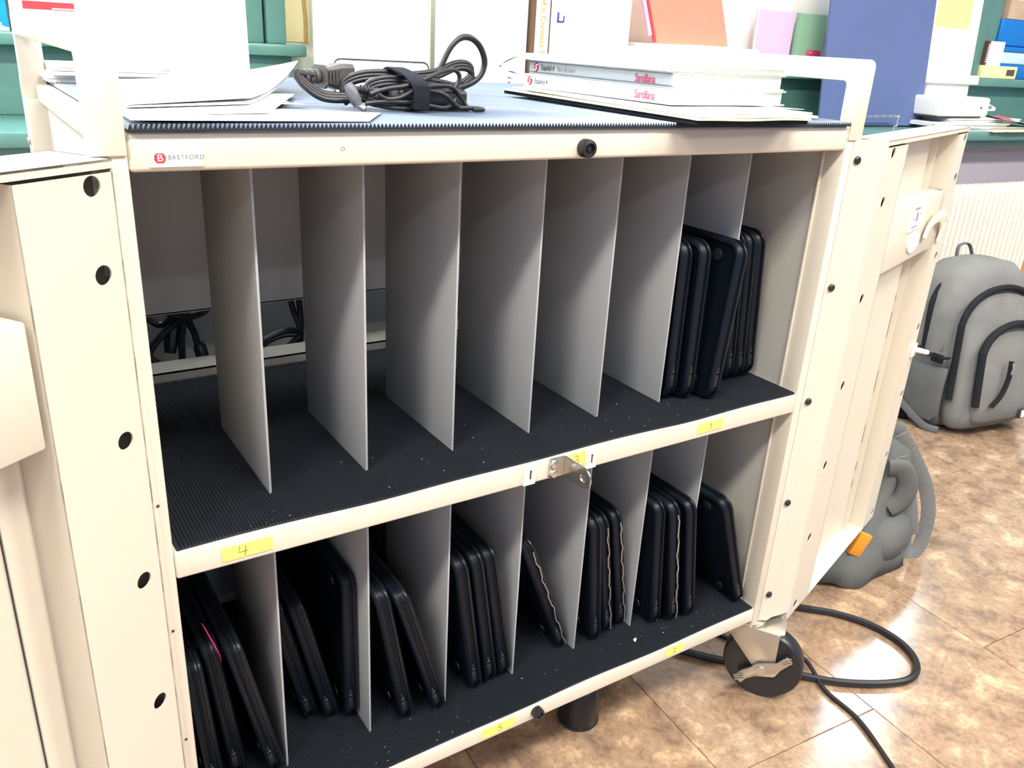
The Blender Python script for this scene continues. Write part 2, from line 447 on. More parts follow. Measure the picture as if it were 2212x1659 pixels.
MB().box(0.0, CW, 0.388, 0.391, Z3 - 0.008, 0.527).box(0.0, CW, 0.388, 0.43, 0.5255, 0.527).build('shelf_lip', m_metal, cart)
MB().box(0.0, CW, 0.388, 0.391, Z5 - 0.008, 0.178).build('shelf_lip', m_metal, cart)
MB().box(0.0, CW, 0.345, 0.348, 0.617, Z1 - 0.018).box(0.0, CW, 0.345, 0.36, 0.616, 0.6185).build('back_panel', m_inner, cart)
MB().box(0.0, CW, 0.388, 0.391, 0.178, Z3 - 0.009).build('lower_back_panel', m_divider, cart)
MB().box(-0.006, -0.001, 0.02, 0.62, Z6, Z1 - 0.003).build('side_panel', m_metal, cart)
MB().box(CW + 0.001, CW + 0.006, 0.02, 0.62, Z6, Z1 - 0.003).build('side_panel', m_inner, cart)
# rear doors (seen through the gap under the back panel) with horizontal ribs
rp = MB().box(-0.002, CW + 0.002, 0.62, 0.626, Z6, 0.79)
rp.box(0.0, CW, 0.60, 0.62, 0.585, 0.60); rp.box(0, CW, 0.612, 0.62, 0.555, 0.558)
rp.build('rear_panel', m_white, cart)  # white colour stands in for light reaching the rear bay
# corner posts
def post(x0, x1, y0, y1): return MB().box(x0, x1, y0, y1, 0.128, Z1)
post(-0.0145, 0.0, 0.0, 0.022).build('corner_post', m_metal, cart, 0.003, 3)
MB().box(CW, CW + 0.014, 0.0, 0.03, 0.128, Z1).box(CW - 0.003, CW, 0.026, 0.03, Z5, Z2).build('corner_post', m_metal, cart, 0.002, 2)
post(-0.0145, 0.0, 0.60, 0.63).build('corner_post', m_metal, cart, 0.002)
post(CW, CW + 0.0145, 0.60, 0.63).build('corner_post', m_metal, cart, 0.002)
b = MB().box(-0.0145, -0.0085, -0.004, 0.0, 0.135, 0.836)
b.build('post_strip', m_metal, cart, 0.001)
for z in (0.566, 0.44, 0.316): MB().cyl((-0.0086, -0.0042, z), (-0.0086, -0.0046, z), 0.0014, n=10).build('hinge_rivet', m_seam, cart)

# dividers
D0, DX, DY0, DY1 = 0.1027, 0.1003, 0.058, 0.2265
for k, (za, zb) in enumerate(((Z3 + 0.002, Z1 - 0.018), (Z5 + 0.002, Z3 - 0.008))):
    d0 = None
    for i in range(7):
        if d0 is None:
            d0 = MB().box(-0.0013, 0.0013, DY0, DY1, za, zb).build('divider', m_divider, cart, 0.0008, 2); d = d0
        else:
            d = d0.copy(); COL.objects.link(d); d.parent = cart
        d.location = (D0 + i * DX, 0, 0)

# grab handles: rectangular tube frames rising from the sides
def handle(x0, x1):
    b = MB()
    prof = [(-0.002, 0.70), (-0.002, 0.936), (0.478, 0.936), (0.478, 0.70), (0.454, 0.70), (0.454, 0.9115), (0.0165, 0.9115), (0.0165, 0.70)]
    n = len(prof)
    # outline with rounded outer corners
    def rc(p, r, a0):
        return [(p[0] + r * math.cos(R(a0 + t)), p[1] + r * math.sin(R(a0 + t))) for t in (0, -30, -60, -90)]
    out = [(-0.002, 0.845)] + rc((0.006, 0.928), 0.008, 180) + rc((0.470, 0.928), 0.008, 90) + [(0.478, 0.845)]
    inn = [(0.0165, 0.845)] + rc((0.0215, 0.9065), 0.005, 180) + rc((0.449, 0.9065), 0.005, 90) + [(0.454, 0.845)]
    m_ = len(out)
    vs = [(x0, p[0], p[1]) for p in out] + [(x0, p[0], p[1]) for p in inn] + [(x1, p[0], p[1]) for p in out] + [(x1, p[0], p[1]) for p in inn]
    fs = []
    for i in range(m_ - 1):
        fs += [(i, i + 1, m_ + i + 1, m_ + i), (2 * m_ + i, 3 * m_ + i, 3 * m_ + i + 1, 2 * m_ + i + 1),
               (i, 2 * m_ + i, 2 * m_ + i + 1, i + 1), (m_ + i, m_ + i + 1, 3 * m_ + i + 1, 3 * m_ + i)]
    for i in (0, m_ - 1): fs.append((i, m_ + i, 3 * m_ + i, 2 * m_ + i))
    b.add(vs, fs)
    return b.build('grab_handle', m_metal, cart, 0.0012, 2)
handle(-0.025, -0.0005)
h = handle(CW + 0.0005, CW + 0.025)
MB().cyl((-0.0255, 0.463, 0.80), (-0.028, 0.463, 0.80), 0.004, n=12).build('handle_bolt', m_chrome, cart)
MB().box(-0.025, -0.0005, 0.44, 0.478, 0.76, 0.846).build('handle_bracket', m_metal, cart, 0.001)
MB().box(-0.025, -0.0145, 0.0, 0.03, 0.76, 0.846).build('handle_bracket', m_metal, cart, 0.001)
MB().box(CW + 0.0005, CW + 0.025, 0.44, 0.478, 0.76, 0.846).build('handle_bracket', m_metal, cart, 0.001)
MB().box(CW + 0.0145, CW + 0.025, 0.004, 0.03, 0.80, 0.846).build('handle_bracket', m_metal, cart, 0.001)

# doors --------------------------------------------------------------
HZ = [0.828, 0.766, 0.636, 0.5085, 0.382, 0.2585, 0.136]
def door(h, d, inward, wid, t, label):
    """h hinge point, d unit direction along the width, inward = unit normal of the visible inside face"""
    h, d, n = Vector(h), Vector(d), Vector(inward)
    def P(u, v, z): return h + d * u - n * v + Vector((0, 0, z))      # v = depth behind the inside face
    Zb, Zt = 0.120, 0.8445
    s0, s1 = wid['stile']; f0, f1 = wid['far']
    def bx(mb, u0, u1, v0, v1, z0, z1):
        mb.add([P(u0, v0, z0), P(u1, v0, z0), P(u1, v1, z0), P(u0, v1, z0), P(u0, v0, z1), P(u1, v0, z1), P(u1, v1, z1), P(u0, v1, z1)],
               [(0, 3, 2, 1), (4, 5, 6, 7), (0, 1, 5, 4), (1, 2, 6, 5), (2, 3, 7, 6), (3, 0, 4, 7)])
        return mb
    sk = MB()
    bx(sk, 0.0, f1, t - 0.0015, t, Zb, Zt)                     # outer skin
    bx(sk, 0.0, f1, -0.001, t, Zt - 0.0015, Zt)                # top return
    bx(sk, 0.0, f1, 0.0, t, Zb, Zb + 0.0015)                   # bottom return
    bx(sk, 0.0, 0.0015, 0.0, t, Zb, Zt); bx(sk, f1 - 0.0015, f1, 0.0, t, Zb, Zt)
    bx(sk, 0.0, f1, -0.001, 0.0005, Zt - 0.006, Zt)            # top lip
    o = sk.build('door', m_metal, cart, 0.0, label=label)
    st = MB()
    plate_holes(st, s0, s1, Zb, Zt - 0.0085, [(wid['hole'], z, 0.0072) for z in HZ], 0.0, P)
    bx(st, s1 - 0.0015, s1, 0.0, t * 0.66, Zb, Zt - 0.0085)
    st.build('hinge_stile', m_metal, o)
    fs_ = MB()
    plate_holes(fs_, f0, f1, Zb, Zt - 0.0085, [(wid['fhole'], z, 0.0072) for z in HZ], 0.0, P)
    bx(fs_, f0, f0 + 0.0015, 0.0, t * 0.66, Zb, Zt - 0.0085)
    bx(fs_, f0 - 0.030, f0 - 0.0285, t * 0.45, t, Zb, Zt - 0.0085)
    fs_.build('lock_stile', m_metal, o)
    ip = MB(); bx(ip, s1 - 0.002, f0 + 0.001, t * 0.66, t * 0.66 + 0.0012, Zb, Zt - 0.0085)
    ip.build('inner_panel', m_metal, o)
    lb = MB()
    u0, u1 = wid['box']
    bx(lb, u0, u1, 0.001, t * 0.66, 0.657, 0.7495)
    lb.build('lock_box', m_metal, o, 0.0025, 2)
    return o, P, bx
A = R(146 + 34)
aL = R(34)
dl = Vector((-math.cos(aL), -math.sin(aL), 0)); nl = Vector((math.sin(aL), -math.cos(aL), 0))
od, PL, bxL = door((-0.0125, -0.008, 0), dl, nl, dict(stile=(0.0, 0.079), hole=0.0185, far=(0.352, 0.398), fhole=0.378, box=(0.083, 0.335)), 0.058,
                   'beige steel cart door swung open on the left')
cr = MB(); bxL(cr, 0.104, 0.1045, 0.0366, 0.0385, 0.125, 0.640); cr.build('panel_crease', m_seam, od)
cr = MB(); bxL(cr, 0.083, 0.104, 0.035, 0.0385, 0.125, 0.640); cr.build('panel_rib', m_metal, od)
aR = R(18.2)
dr = Vector((math.cos(aR), math.sin(aR), 0)); nr = Vector((math.sin(aR), -math.cos(aR), 0))
od, PR, bxR = door((0.8715, -0.008, 0), dr, nr, dict(stile=(0.0, 0.094), hole=0.031, far=(0.372, 0.432), fhole=0.418, box=(0.098, 0.366)), 0.046,
                   'beige steel cart door swung open on the right')
# edge of the right door between post and inside face, with six black screws and a piano hinge
lf = MB()
pts = [(0.8142, 0.0), (0.826, -0.0065), (0.838, -0.0045), (0.8715, -0.0085), (0.8715, -0.0065), (0.838, -0.0025), (0.826, -0.0045), (0.8142, 0.002)]
lf.prism(pts, 0.138, 0.846, 'z')
lf.build('hinge_leaf', m_metal, cart)
for z in (0.822, 0.662, 0.502, 0.344, 0.186):
    MB().lathe([(0.0052, 0.0), (0.005, 0.0015), (0.0036, 0.0028), (0.0012, 0.003)], (0.8212, -0.0042, z), (-0.15, -1, 0), 14).build('hinge_screw', m_bumper, cart)
kn = MB(); k = 0
z = 0.128
while z < 0.838:
    kn.tube([(0.8712, -0.0082, z), (0.8712, -0.0082, z + 0.0050)], 0.0014, 7); z += 0.0062
kn.build('piano_hinge', m_metal, cart)
# things on the right door
b = MB(); bxR(b, 0.010, 0.060, 0.0085, 0.0095, 0.125, 0.834); bxR(b, 0.400, 0.4295, 0.0085, 0.0095, 0.125, 0.834); b.build('hole_shade', m_bumper, od)  # dark plates behind the holes stand in for shade in the channel
b = MB(); bxR(b, 0.190, 0.268, -0.0006, 0.0009, 0.7045, 0.743); b.build('instruction_sticker', m_white, od)
def doortext(s, u, z, size, m, name):
    X = Matrix((dr, Vector((0, 0, 1)), nr)).transposed().to_4x4(); X.translation = PR(u, -0.0010, z)
    return text(s, name, size, m, X, od, 'CENTER')
b = MB()
for (u0, u1, z0, z1) in ((0.206, 0.232, 0.736, 0.7385), (0.222, 0.229, 0.718, 0.731), (0.240, 0.246, 0.726, 0.7275), (0.205, 0.235, 0.7095, 0.711), (0.206, 0.214, 0.722, 0.7235)):
    bxR(b, u0, u1, -0.0010, -0.0005, z0, z1)
b.build('sticker_print', m_inkgrey, od)
b = MB()
cc = [(0.2385 + 0.030 * math.cos(2 * math.pi * j / 28), 0.685 + 0.0165 * math.sin(2 * math.pi * j / 28)) for j in range(28)]
b.add([PR(u, -0.0012, z) for u, z in cc] + [PR(u, 0.001, z) for u, z in cc], [tuple(range(28)), tuple(range(55, 27, -1))] + [(j, 28 + j, 28 + (j + 1) % 28, (j + 1) % 28) for j in range(28)])
b.build('round_cover', m_white, od)
b = MB()
arc = spline([PR(u, -0.0035 - q, z) for (u, z, q) in ((0.288, 0.684, 0), (0.294, 0.699, 0.001), (0.312, 0.710, 0.003), (0.338, 0.7135, 0.004), (0.362, 0.710, 0.004), (0.378, 0.700, 0.003), (0.385, 0.686, 0.002), (0.386, 0.668, 0.0))], 5)
b.tube(arc, 0.0105, 10, flat=0.22, upv=nr)
b.build('lock_lever', m_cream_clip, od)
b = MB(); bxR(b, 0.3665, 0.3715, 0.006, 0.012, 0.657, 0.7495); b.build('gap_shade', m_seam, od)  # dark strip painting the shadow between lock box and stile
doortext('3', 0.372, 0.7045, 0.013, m_inkdark, 'lever_number').location = nr * 0.0095
# plastic bullet catch on the lock stile
b = MB(); bxR(b, 0.408, 0.430, -0.004, 0.0, 0.455, 0.478); b.build('catch_plate', m_cream_clip, od, 0.001)
b = MB(); b.tube([PR(0.424, -0.004, 0.4665), PR(0.424, -0.022, 0.4665), PR(0.424, -0.026, 0.4665)], [0.005, 0.0045, 0.003], 12); b.build('catch_bullet', m_white, od)
b = MB()
for (z0, z1) in ((0.50, 0.545), (0.40, 0.44), (0.30, 0.335), (0.245, 0.262), (0.565, 0.575), (0.21, 0.226)):
    bxR(b, 0.3415, 0.3425, 0.0298, 0.0306, z0, z1)
b.build('weld_mark', m_seam, od)

# rail fittings -------------------------------------------------------
def bumper(x, z, r):
    MB().lathe([(r, 0.0), (r, 0.007), (r * 0.93, 0.0095), (r * 0.62, 0.0105), (r * 0.58, 0.007), (r * 0.3, 0.007), (r * 0.28, 0.0085), (0.0005, 0.0085)], (x, 0.0005, z), (0, -1, 0), 26).build('rubber_bumper', m_bumper, cart, label='round black rubber door bumper')
bumper(0.4045, 0.8435, 0.0088)
bumper(0.4025, 0.1540, 0.0078)
STROKES = {'4': [[(0.1, 1), (0.0, 0.42), (0.75, 0.45)], [(0.62, 0.95), (0.48, 0.0)]], '3': [[(0.1, 0.95), (0.5, 1.0), (0.6, 0.75), (0.25, 0.55), (0.6, 0.42), (0.55, 0.08), (0.1, 0.05)]],
           '1': [[(0.25, 0.8), (0.42, 1.0), (0.38, 0.0)]], '5': [[(0.65, 1.0), (0.2, 0.97), (0.15, 0.58), (0.55, 0.55), (0.6, 0.15), (0.15, 0.0)]],
           '2': [[(0.1, 0.8), (0.35, 1.0), (0.6, 0.8), (0.1, 0.02), (0.7, 0.05)]]}
def rail_label(x, z, w, hgt, s, tilt, tx=0.0, sz=0.014):
    X = T(x, -0.0004, z) @ Matrix.Rotation(R(-tilt), 4, 'Y')
    MB(X).box(-w / 2, w / 2, -0.0004, 0.0003, -hgt / 2, hgt / 2).build('number_label', m_yellow, cart, label='yellow paper label numbered %s' % s)
    b = MB(X)
    for st_ in STROKES[s]: b.tube([(tx + (px - 0.35) * sz * 0.75, -0.0006, (pz - 0.5) * sz * 0.75) for px, pz in st_], 0.00035, 5)
    b.build('handwritten_number', m_ink, cart)
rail_label(0.0615, 0.5005, 0.045, 0.0135, '4', 0.5, -0.004)
rail_label(0.431, 0.5035, 0.022, 0.017, '3', 1, -0.001)
rail_label(0.640, 0.5015, 0.045, 0.013, '1', 1, 0, 0.011)
rail_label(0.3465, 0.1535, 0.046, 0.0135, '5', 1, 0.002, 0.013)
rail_label(0.6385, 0.1545, 0.031, 0.0135, '2', 1, 0.0, 0.010)
def catch(x, z):
    b = MB(); f = 0.0075; g = 0.003; hh = 0.0115; gh = 0.006
    for (a, c, d, e) in ((-f, -g, -hh, hh), (g, f, -hh, hh), (-g, g, gh, hh), (-g, g, -hh, -gh)): b.box(x + a, x + c, -0.0028, 0.001, z + d, z + e)
    o = b.build('catch_socket', m_cream_clip, cart)
    MB().box(x + 0.0003, x + g, -0.0012, 0.0, z - gh, z + gh).build('socket_slot', m_seam, o)
    MB().box(x - g, x + 0.0003, -0.0022, 0.0, z - gh, z + gh).build('socket_tongue', m_cream_clip, o)
catch(0.3655, 0.5005); catch(0.4495, 0.5008)
# padlock hasp
hp = MB()
hp.box(0.3925, 0.412, -0.002, 0.0, 0.4895, 0.5135)
o_h = hp.build('padlock_hasp', m_chrome, cart, 0.0006)
pr = []
for j in range(13): 
    a = R(90 - j * 15); pr.append((-0.036 + 0.012 * -math.cos(a) * 1.0, 0.012 * math.sin(a)))
tongue = MB()
outl = [(-0.001, 0.012)] + [(-0.034 - 0.012 * math.cos(R(90 - j * 15)), 0.012 * math.sin(R(90 - j * 15))) for j in range(13)] + [(-0.001, -0.012)]
hole = [(-0.034 + 0.0048 * math.cos(2 * math.pi * j / 20), 0.0048 * math.sin(2 * math.pi * j / 20)) for j in range(20)]
Xt = T(0.412, 0, 0.5005) @ Matrix.Rotation(R(3), 4, 'Z')
bmh = bmesh.new()
def ring_edges(pts, x):
    vs = [bmh.verts.new(Xt @ Vector((x, p[0], p[1]))) for p in pts]
    return [bmh.edges.new((vs[i], vs[(i + 1) % len(vs)])) for i in range(len(vs))]
ed = ring_edges(outl, 0) + ring_edges(hole, 0)
bmesh.ops.triangle_fill(bmh, edges=ed, use_beauty=True)
ge = bmesh.ops.extrude_face_region(bmh, geom=bmh.faces[:])
bmesh.ops.translate(bmh, verts=[v for v in ge['geom'] if isinstance(v, bmesh.types.BMVert)], vec=Xt.to_3x3() @ Vector((0.0022, 0, 0)))
bmesh.ops.recalc_face_normals(bmh, faces=bmh.faces)
me = bpy.data.meshes.new('hasp_tongue'); bmh.to_mesh(me); bmh.free(); me.materials.append(m_steel)
tg = bpy.data.objects.new('hasp_tongue', me); COL.objects.link(tg); tg.parent = o_h
for z in (0.5075, 0.4955):
    MB().lathe([(0.0058, 0.0), (0.0056, 0.0015), (0.0042, 0.0034), (0.0015, 0.0042)], (0.397, -0.002, z), (0, -1, 0), 18).build('hasp_screw', m_steel, o_h)
# maker's badge
MB().box(0.0135, 0.0515, -0.0012, 0.0005, 0.8365, 0.8490).build('maker_badge', m_white, cart, 0.0009)
oc = [(0.0208 + 0.0039 * sx * cx, 0.8432 + 0.0034 * sz * cz) for (sx, cx, sz, cz) in
      ((1, 1, 1, .45), (1, .6, 1, 1), (-1, .6, 1, 1), (-1, 1, 1, .45), (-1, 1, -1, .45), (-1, .6, -1, 1), (1, .6, -1, 1), (1, 1, -1, .45))]
MB().prism(oc, -0.0012, -0.0016, 'y').build('badge_emblem', m_red, cart)
text('B', 'emblem_letter', 0.0068, m_white, T(0.0208, -0.0018, 0.8432) @ FRONT, cart, 'CENTER', squeeze=1.2)
text('BRETFORD', 'badge_lettering', 0.0046, m_inkgrey, T(0.0262, -0.0014, 0.8434) @ FRONT, cart, 'LEFT', 1.12, 1.05, bold=0.00004)
b = MB()
for k in range(9): 
    a = R(40 * k); b.box(0.160 + 0.0016 * math.cos(a), 0.1607 + 0.0016 * math.cos(a), -0.0003, 0.0004, 0.8468 + 0.0014 * math.sin(a), 0.8473 + 0.0014 * math.sin(a))
b.build('paint_scuff', m_inkgrey, cart)

# casters ------------------------------------------------------------
def caster(stem, nrm, name='caster', brake=True):
    st = Vector(stem); n_ = Vector(nrm).normalized(); tr = Vector((-n_.y, n_.x, 0))
    if tr.y > 0: tr = -tr
    c = st + tr * 0.034; c.z = 0.0606
    o = bpy.data.objects.new(name, None); COL.objects.link(o); o.parent = cart
    o.location = (st.x, st.y, 0); inv = T(-st.x, -st.y, 0)
    def bl(mb, nm, m, bev=0.0, seg=2):
        mb.v = [inv @ p for p in mb.v]; return mb.build(nm, m, o, bev, seg)
    bl(MB().lathe([(0.050, -0.0165), (0.0575, -0.0150), (0.0600, -0.011), (0.0603, 0.0), (0.0600, 0.011), (0.0575, 0.0150), (0.050, 0.0165)], c, n_, 48), 'wheel', m_bumper)
    zt = 0.1365
    bl(MB().lathe([(0.0255, 0.0), (0.0275, 0.003), (0.0275, 0.007), (0.022, 0.0095), (0.0175, 0.0095)], (st.x, st.y, zt - 0.009), (0, 0, 1), 30), 'swivel_race', m_chrome)
    bl(MB().lathe([(0.0175, 0.0), (0.0175, 0.012), (0.011, 0.014), (0.011, 0.022)], (st.x, st.y, zt - 0.003), (0, 0, 1), 24), 'stem', m_bumper)
    fk = MB()
    # yoke: top plate and two cheeks
    def Q(a, b_, z): return st + tr * a + n_ * b_ + Vector((0, 0, z))
    top = [(-0.024, -0.021), (-0.010, -0.0235), (0.048, -0.0235), (0.058, -0.017), (0.058, 0.017), (0.048, 0.0235), (-0.010, 0.0235), (-0.024, 0.021)]
    k = len(top)
    fk.add([Q(a, b_, zt - 0.009) for a, b_ in top] + [Q(a, b_, zt - 0.012) for a, b_ in top],
           [tuple(range(k)), tuple(range(2 * k - 1, k - 1, -1))] + [(i, k + i, k + (i + 1) % k, (i + 1) % k) for i in range(k)])
    for s_ in (1, -1):
        pl = [(-0.022, zt - 0.0105), (0.052, zt - 0.0105), (0.053, 0.0595), (0.044, 0.0535), (0.030, 0.0520), (0.022, 0.0575), (-0.022, zt - 0.028)]
        k = len(pl)
        fk.add([Q(a, s_ * 0.0205, z) for a, z in pl] + [Q(a, s_ * 0.0230, z) for a, z in pl],
               [tuple(range(k)), tuple(range(2 * k - 1, k - 1, -1))] + [(i, k + i, k + (i + 1) % k, (i + 1) % k) for i in range(k)])
    bl(fk, 'fork', m_chrome, 0.0008)
    bl(MB().cyl(c - n_ * 0.026, c + n_ * 0.026, 0.006, n=16), 'axle', m_chrome)
    if brake:
        bp_ = MB()
        bo = [(-0.044, -0.012), (-0.030, -0.002), (-0.014, 0.004), (-0.004, 0.010), (0.008, 0.010), (0.026, 0.011), (0.044, 0.022), (0.050, 0.012), (0.030, -0.001), (0.018, -0.013), (-0.012, -0.012), (-0.026, -0.017), (-0.036, -0.025)]
        cb, sb = math.cos(R(20)), math.sin(R(20))
        Xb = lambda a, z, v: c + tr * (a * cb - z * sb) + n_ * v + Vector((0, 0, a * sb + z * cb))
        k = len(bo)
        bp_.add([Xb(a, z, 0.0245) for a, z in bo] + [Xb(a, z, 0.0285) for a, z in bo],
                [tuple(range(k)), tuple(range(2 * k - 1, k - 1, -1))] + [(i, k + i, k + (i + 1) % k, (i + 1) % k) for i in range(k)])
        bl(bp_, 'brake_lever', m_chrome, 0.0008)
        for (a, z) in ((-0.036, -0.014), (0.043, 0.014)):
            t_ = MB()
            for q in range(3):
                t_.tube([Xb(a - 0.007, z - 0.004 + q * 0.004, 0.0295), Xb(a + 0.007, z - 0.001 + q * 0.004, 0.0295)], 0.0012, 6)
            bl(t_, 'brake_tread', m_chrome)
        bl(MB().cyl(Xb(0, -0.001, 0.027), Xb(0, -0.001, 0.0315), 0.0075, n=18), 'axle_nut', m_chrome)
    return o
caster((0.8185, 0.022, 0), (-0.84, -0.54, 0))
caster((0.0, 0.03, 0), (-0.9, -0.4, 0))
caster((0.0, 0.60, 0), (-0.5, -0.85, 0), brake=False)
caster((0.80, 0.60, 0), (-0.7, -0.7, 0), brake=False)

# rubber mats ----------------------------------------------------------
def ribbed_mat(name, x0, x1, y0, y1, zb, zbase, ztop, m, label, pitch=0.0032, wob=0.0):
    n = int((x1 - x0) / pitch); top = []
    for i in range(n):
        x = x0 + i * pitch
        top += [(x, zbase), (x + pitch * 0.42, ztop), (x + pitch * 0.60, ztop)]
    top.append((x0 + n * pitch, zbase))
    def yf(x): return y0 + wob * math.sin(x * 23.0) * math.sin(x * 7.0 + 1)
    N = len(top); vs = []; fs = []; ev = []; ef = []
    for (x, z) in top:
        vs += [(x, yf(x), z), (x, y1, z)]
        ev += [(x, yf(x), z), (x, yf(x), zb), (x, y1, z), (x, y1, zb)]
    for i in range(N - 1):
        a, b_ = 2 * i, 2 * (i + 1); fs.append((a, b_, b_ + 1, a + 1))
        a, b_ = 4 * i, 4 * (i + 1)
        ef += [(a + 1, b_ + 1, b_, a), (a + 2, b_ + 2, b_ + 3, a + 3), (a + 1, a + 3, b_ + 3, b_ + 1)]
    ef += [(0, 2, 3, 1), (4 * N - 4, 4 * N - 3, 4 * N - 1, 4 * N - 2)]
    o = MB().add(vs, fs).build(name, m, None, smooth=False)
    MB().add(ev, ef).build('cut_edge', m_rubber, o, smooth=False)
    return tag(o, label, 'mat')
ribbed_mat('ribbed_mat', 0.001, 0.799, -0.004, 0.615, Z1 + 0.0003, Z1 + 0.0017, Z1 + 0.0052, m_topmat, 'blue-black ribbed rubber mat with zigzag edge on top of the cart', 0.0034)
ribbed_mat('ribbed_mat', 0.003, 0.797, 0.002, 0.383, Z3 + 0.0002, Z3 + 0.0016, Z3 + 0.0036, m_rubber, 'black ribbed rubber mat lining the middle shelf under mostly empty slots', 0.0032, 0.0022)
ribbed_mat('ribbed_mat', 0.003, 0.797, 0.002, 0.383, Z5 + 0.0002, Z5 + 0.0016, Z5 + 0.0036, m_rubber, 'black ribbed rubber mat lining the bottom shelf under leaning laptops', 0.0032, 0.0015)
ZM, ZL, ZT = Z3 + 0.0036, Z5 + 0.0036, Z1 + 0.0053

# lint on the mats
m_lint = mat('grey_lint', rgb(176, 178, 180), 0.9)
def lint(n, x0, x1, y1, z, label):
    b = MB()
    for i in range(n):
        a = random.uniform(0, 6.28); s_ = random.uniform(0.00022, 0.00055) * (1.5 if random.random() < 0.12 else 1)
        X = T(random.uniform(x0, x1), 0.006 + (y1 - 0.006) * random.random() ** 1.3, z) @ Matrix.Rotation(a, 4, 'Z')
        b.box(-s_ * 1.6, s_ * 1.6, -s_ * 0.5, s_ * 0.5, 0, 0.0004, X)
    o = b.build('lint_specks', m_lint, None, smooth=False); o['kind'] = 'stuff'
    tag(o, label, 'lint')
lint(46, 0.05, 0.66, 0.11, ZM + 0.0001, 'tiny white lint specks scattered over the middle shelf mat')
lint(40, 0.12, 0.75, 0.055, ZL + 0.0001, 'tiny white lint specks scattered over the bottom shelf mat')
b = MB(T(0.590, 0.030, ZL + 0.0003) @ Matrix.Rotation(R(35), 4, 'Z') @ Matrix.Scale(0.62, 4))
b.add([(-0.007, -0.002, 0), (0.0, -0.003, 0.002), (0.008, 0.0, 0.0005), (0.002, 0.002, 0.003), (-0.002, 0.004, 0.001), (-0.006, 0.002, 0.002), (0, 0, 0.0004)],
      [(0, 1, 3), (1, 2, 3), (0, 3, 5), (3, 4, 5), (0, 5, 6), (0, 6, 1)])
tag(b.build('paper_scrap', m_paper), 'tiny torn cream paper scrap lying on the bottom shelf mat', 'scrap')

# ------------------------------------------------------------------ laptops
LH, LW, LT = 0.206, 0.292, 0.0176
def rrect(y0, y1, z0, z1, r, n=6):
    out = []
    for (cy, cz, a0) in ((y1 - r, z1 - r, 0), (y0 + r, z1 - r, 90), (y0 + r, z0 + r, 180), (y1 - r, z0 + r, 270)):
        for j in range(n + 1):
            a = R(a0 + 90 * j / n); out.append((cy + r * math.cos(a), cz + r * math.sin(a)))
    return out
def slab(x0, x1, r, bl, br, inset=0.0, n=6):
    """rounded slab in the yz plane; bl/br = edge rounding on either face"""
    b = MB(); rings = []
    def ring(x, d):
        return [(x, y, z) for (y, z) in rrect(inset + d, LW - inset - d, inset + d, LH - inset - d, max(r - d, 0.003), n)]
    for k in range(5):
        a = R(90 * k / 4); rings.append(ring(x0 + bl * (1 - math.sin(a)), bl * (1 - math.cos(a))))
    for k in range(5):
        a = R(90 * (4 - k) / 4); rings.append(ring(x1 - br * (1 - math.sin(a)), br * (1 - math.cos(a))))
    b.rings(rings); return b
def make_laptop():
    t = bpy.data.objects.new('laptop', None); t.empty_display_size = 0.05; COL.objects.link(t)
    h = LT / 2
    slab(-h, 0.0022, 0.020, 0.0055, 0.0014).build('base', m_laptop, t, angle=50)
    slab(0.0034, h, 0.020, 0.0012, 0.0042).build('lid', m_laplid, t, angle=50)
    slab(0.001, 0.0045, 0.020, 0.0003, 0.0003, 0.0022).build('hinge_gap', m_bumper, t, angle=50)
    p = MB()
    p.box(-0.0052, -0.0006, -0.0004, 0.002, 0.040, 0.0405); p.box(-0.0030, -0.0024, -0.0004, 0.002, 0.040, 0.0475)
    p.build('port', m_port, t)
    q = MB().box(-0.0058, 0.0, -0.0002, 0.003, 0.020, 0.036); q.build('socket', m_bumper, t, 0.0006)
    for (y, z) in ((0.035, 0.022), (0.257, 0.022), (0.035, 0.184), (0.257, 0.184)):
        MB().lathe([(0.0075, 0.0), (0.0072, 0.0010), (0.005, 0.0014)], (-h + 0.0003, y, z), (-1, 0, 0), 14).build('foot_pad', m_bumper, t)
    return t
proto = make_laptop(); used = False
def copy_thing(o):
    c = o.copy(); COL.objects.link(c)
    for ch in list(o.children):
        d = ch.copy(); COL.objects.link(d); d.parent = c
    return c
def laptop(x, y, zf, tilt, label, yaw=0.0, sc=(1, 1, 1)):
    global used
    o = copy_thing(proto) if used else proto
    used = True
    a = R(tilt)
    lift = abs(math.sin(a)) * LT / 2 + 0.0008
    if abs(tilt) > 2: lift = max(0.0008, lift - 0.004)
    o.location = (x, y, zf + lift); o.rotation_euler = (0, a, R(yaw)); o.scale = sc
    tag(o, label, 'laptop', 'black laptops filed in the cart')
    return o
def silver(o, side):
    """peeling silver strip along the lid seam"""
    pts = []
    for k in range(34):
        z = 0.010 + 0.178 * k / 33
        pts.append((0.0028 + 0.0011 * math.sin(z * 170 + side) + 0.0006 * math.sin(z * 400), -0.0006 - 0.0006 * math.sin(z * 90), z))
    MB().tube(pts, 0.0009, 6).build('silver_strip', m_trim, o, label='wavy silver strip along the seam')
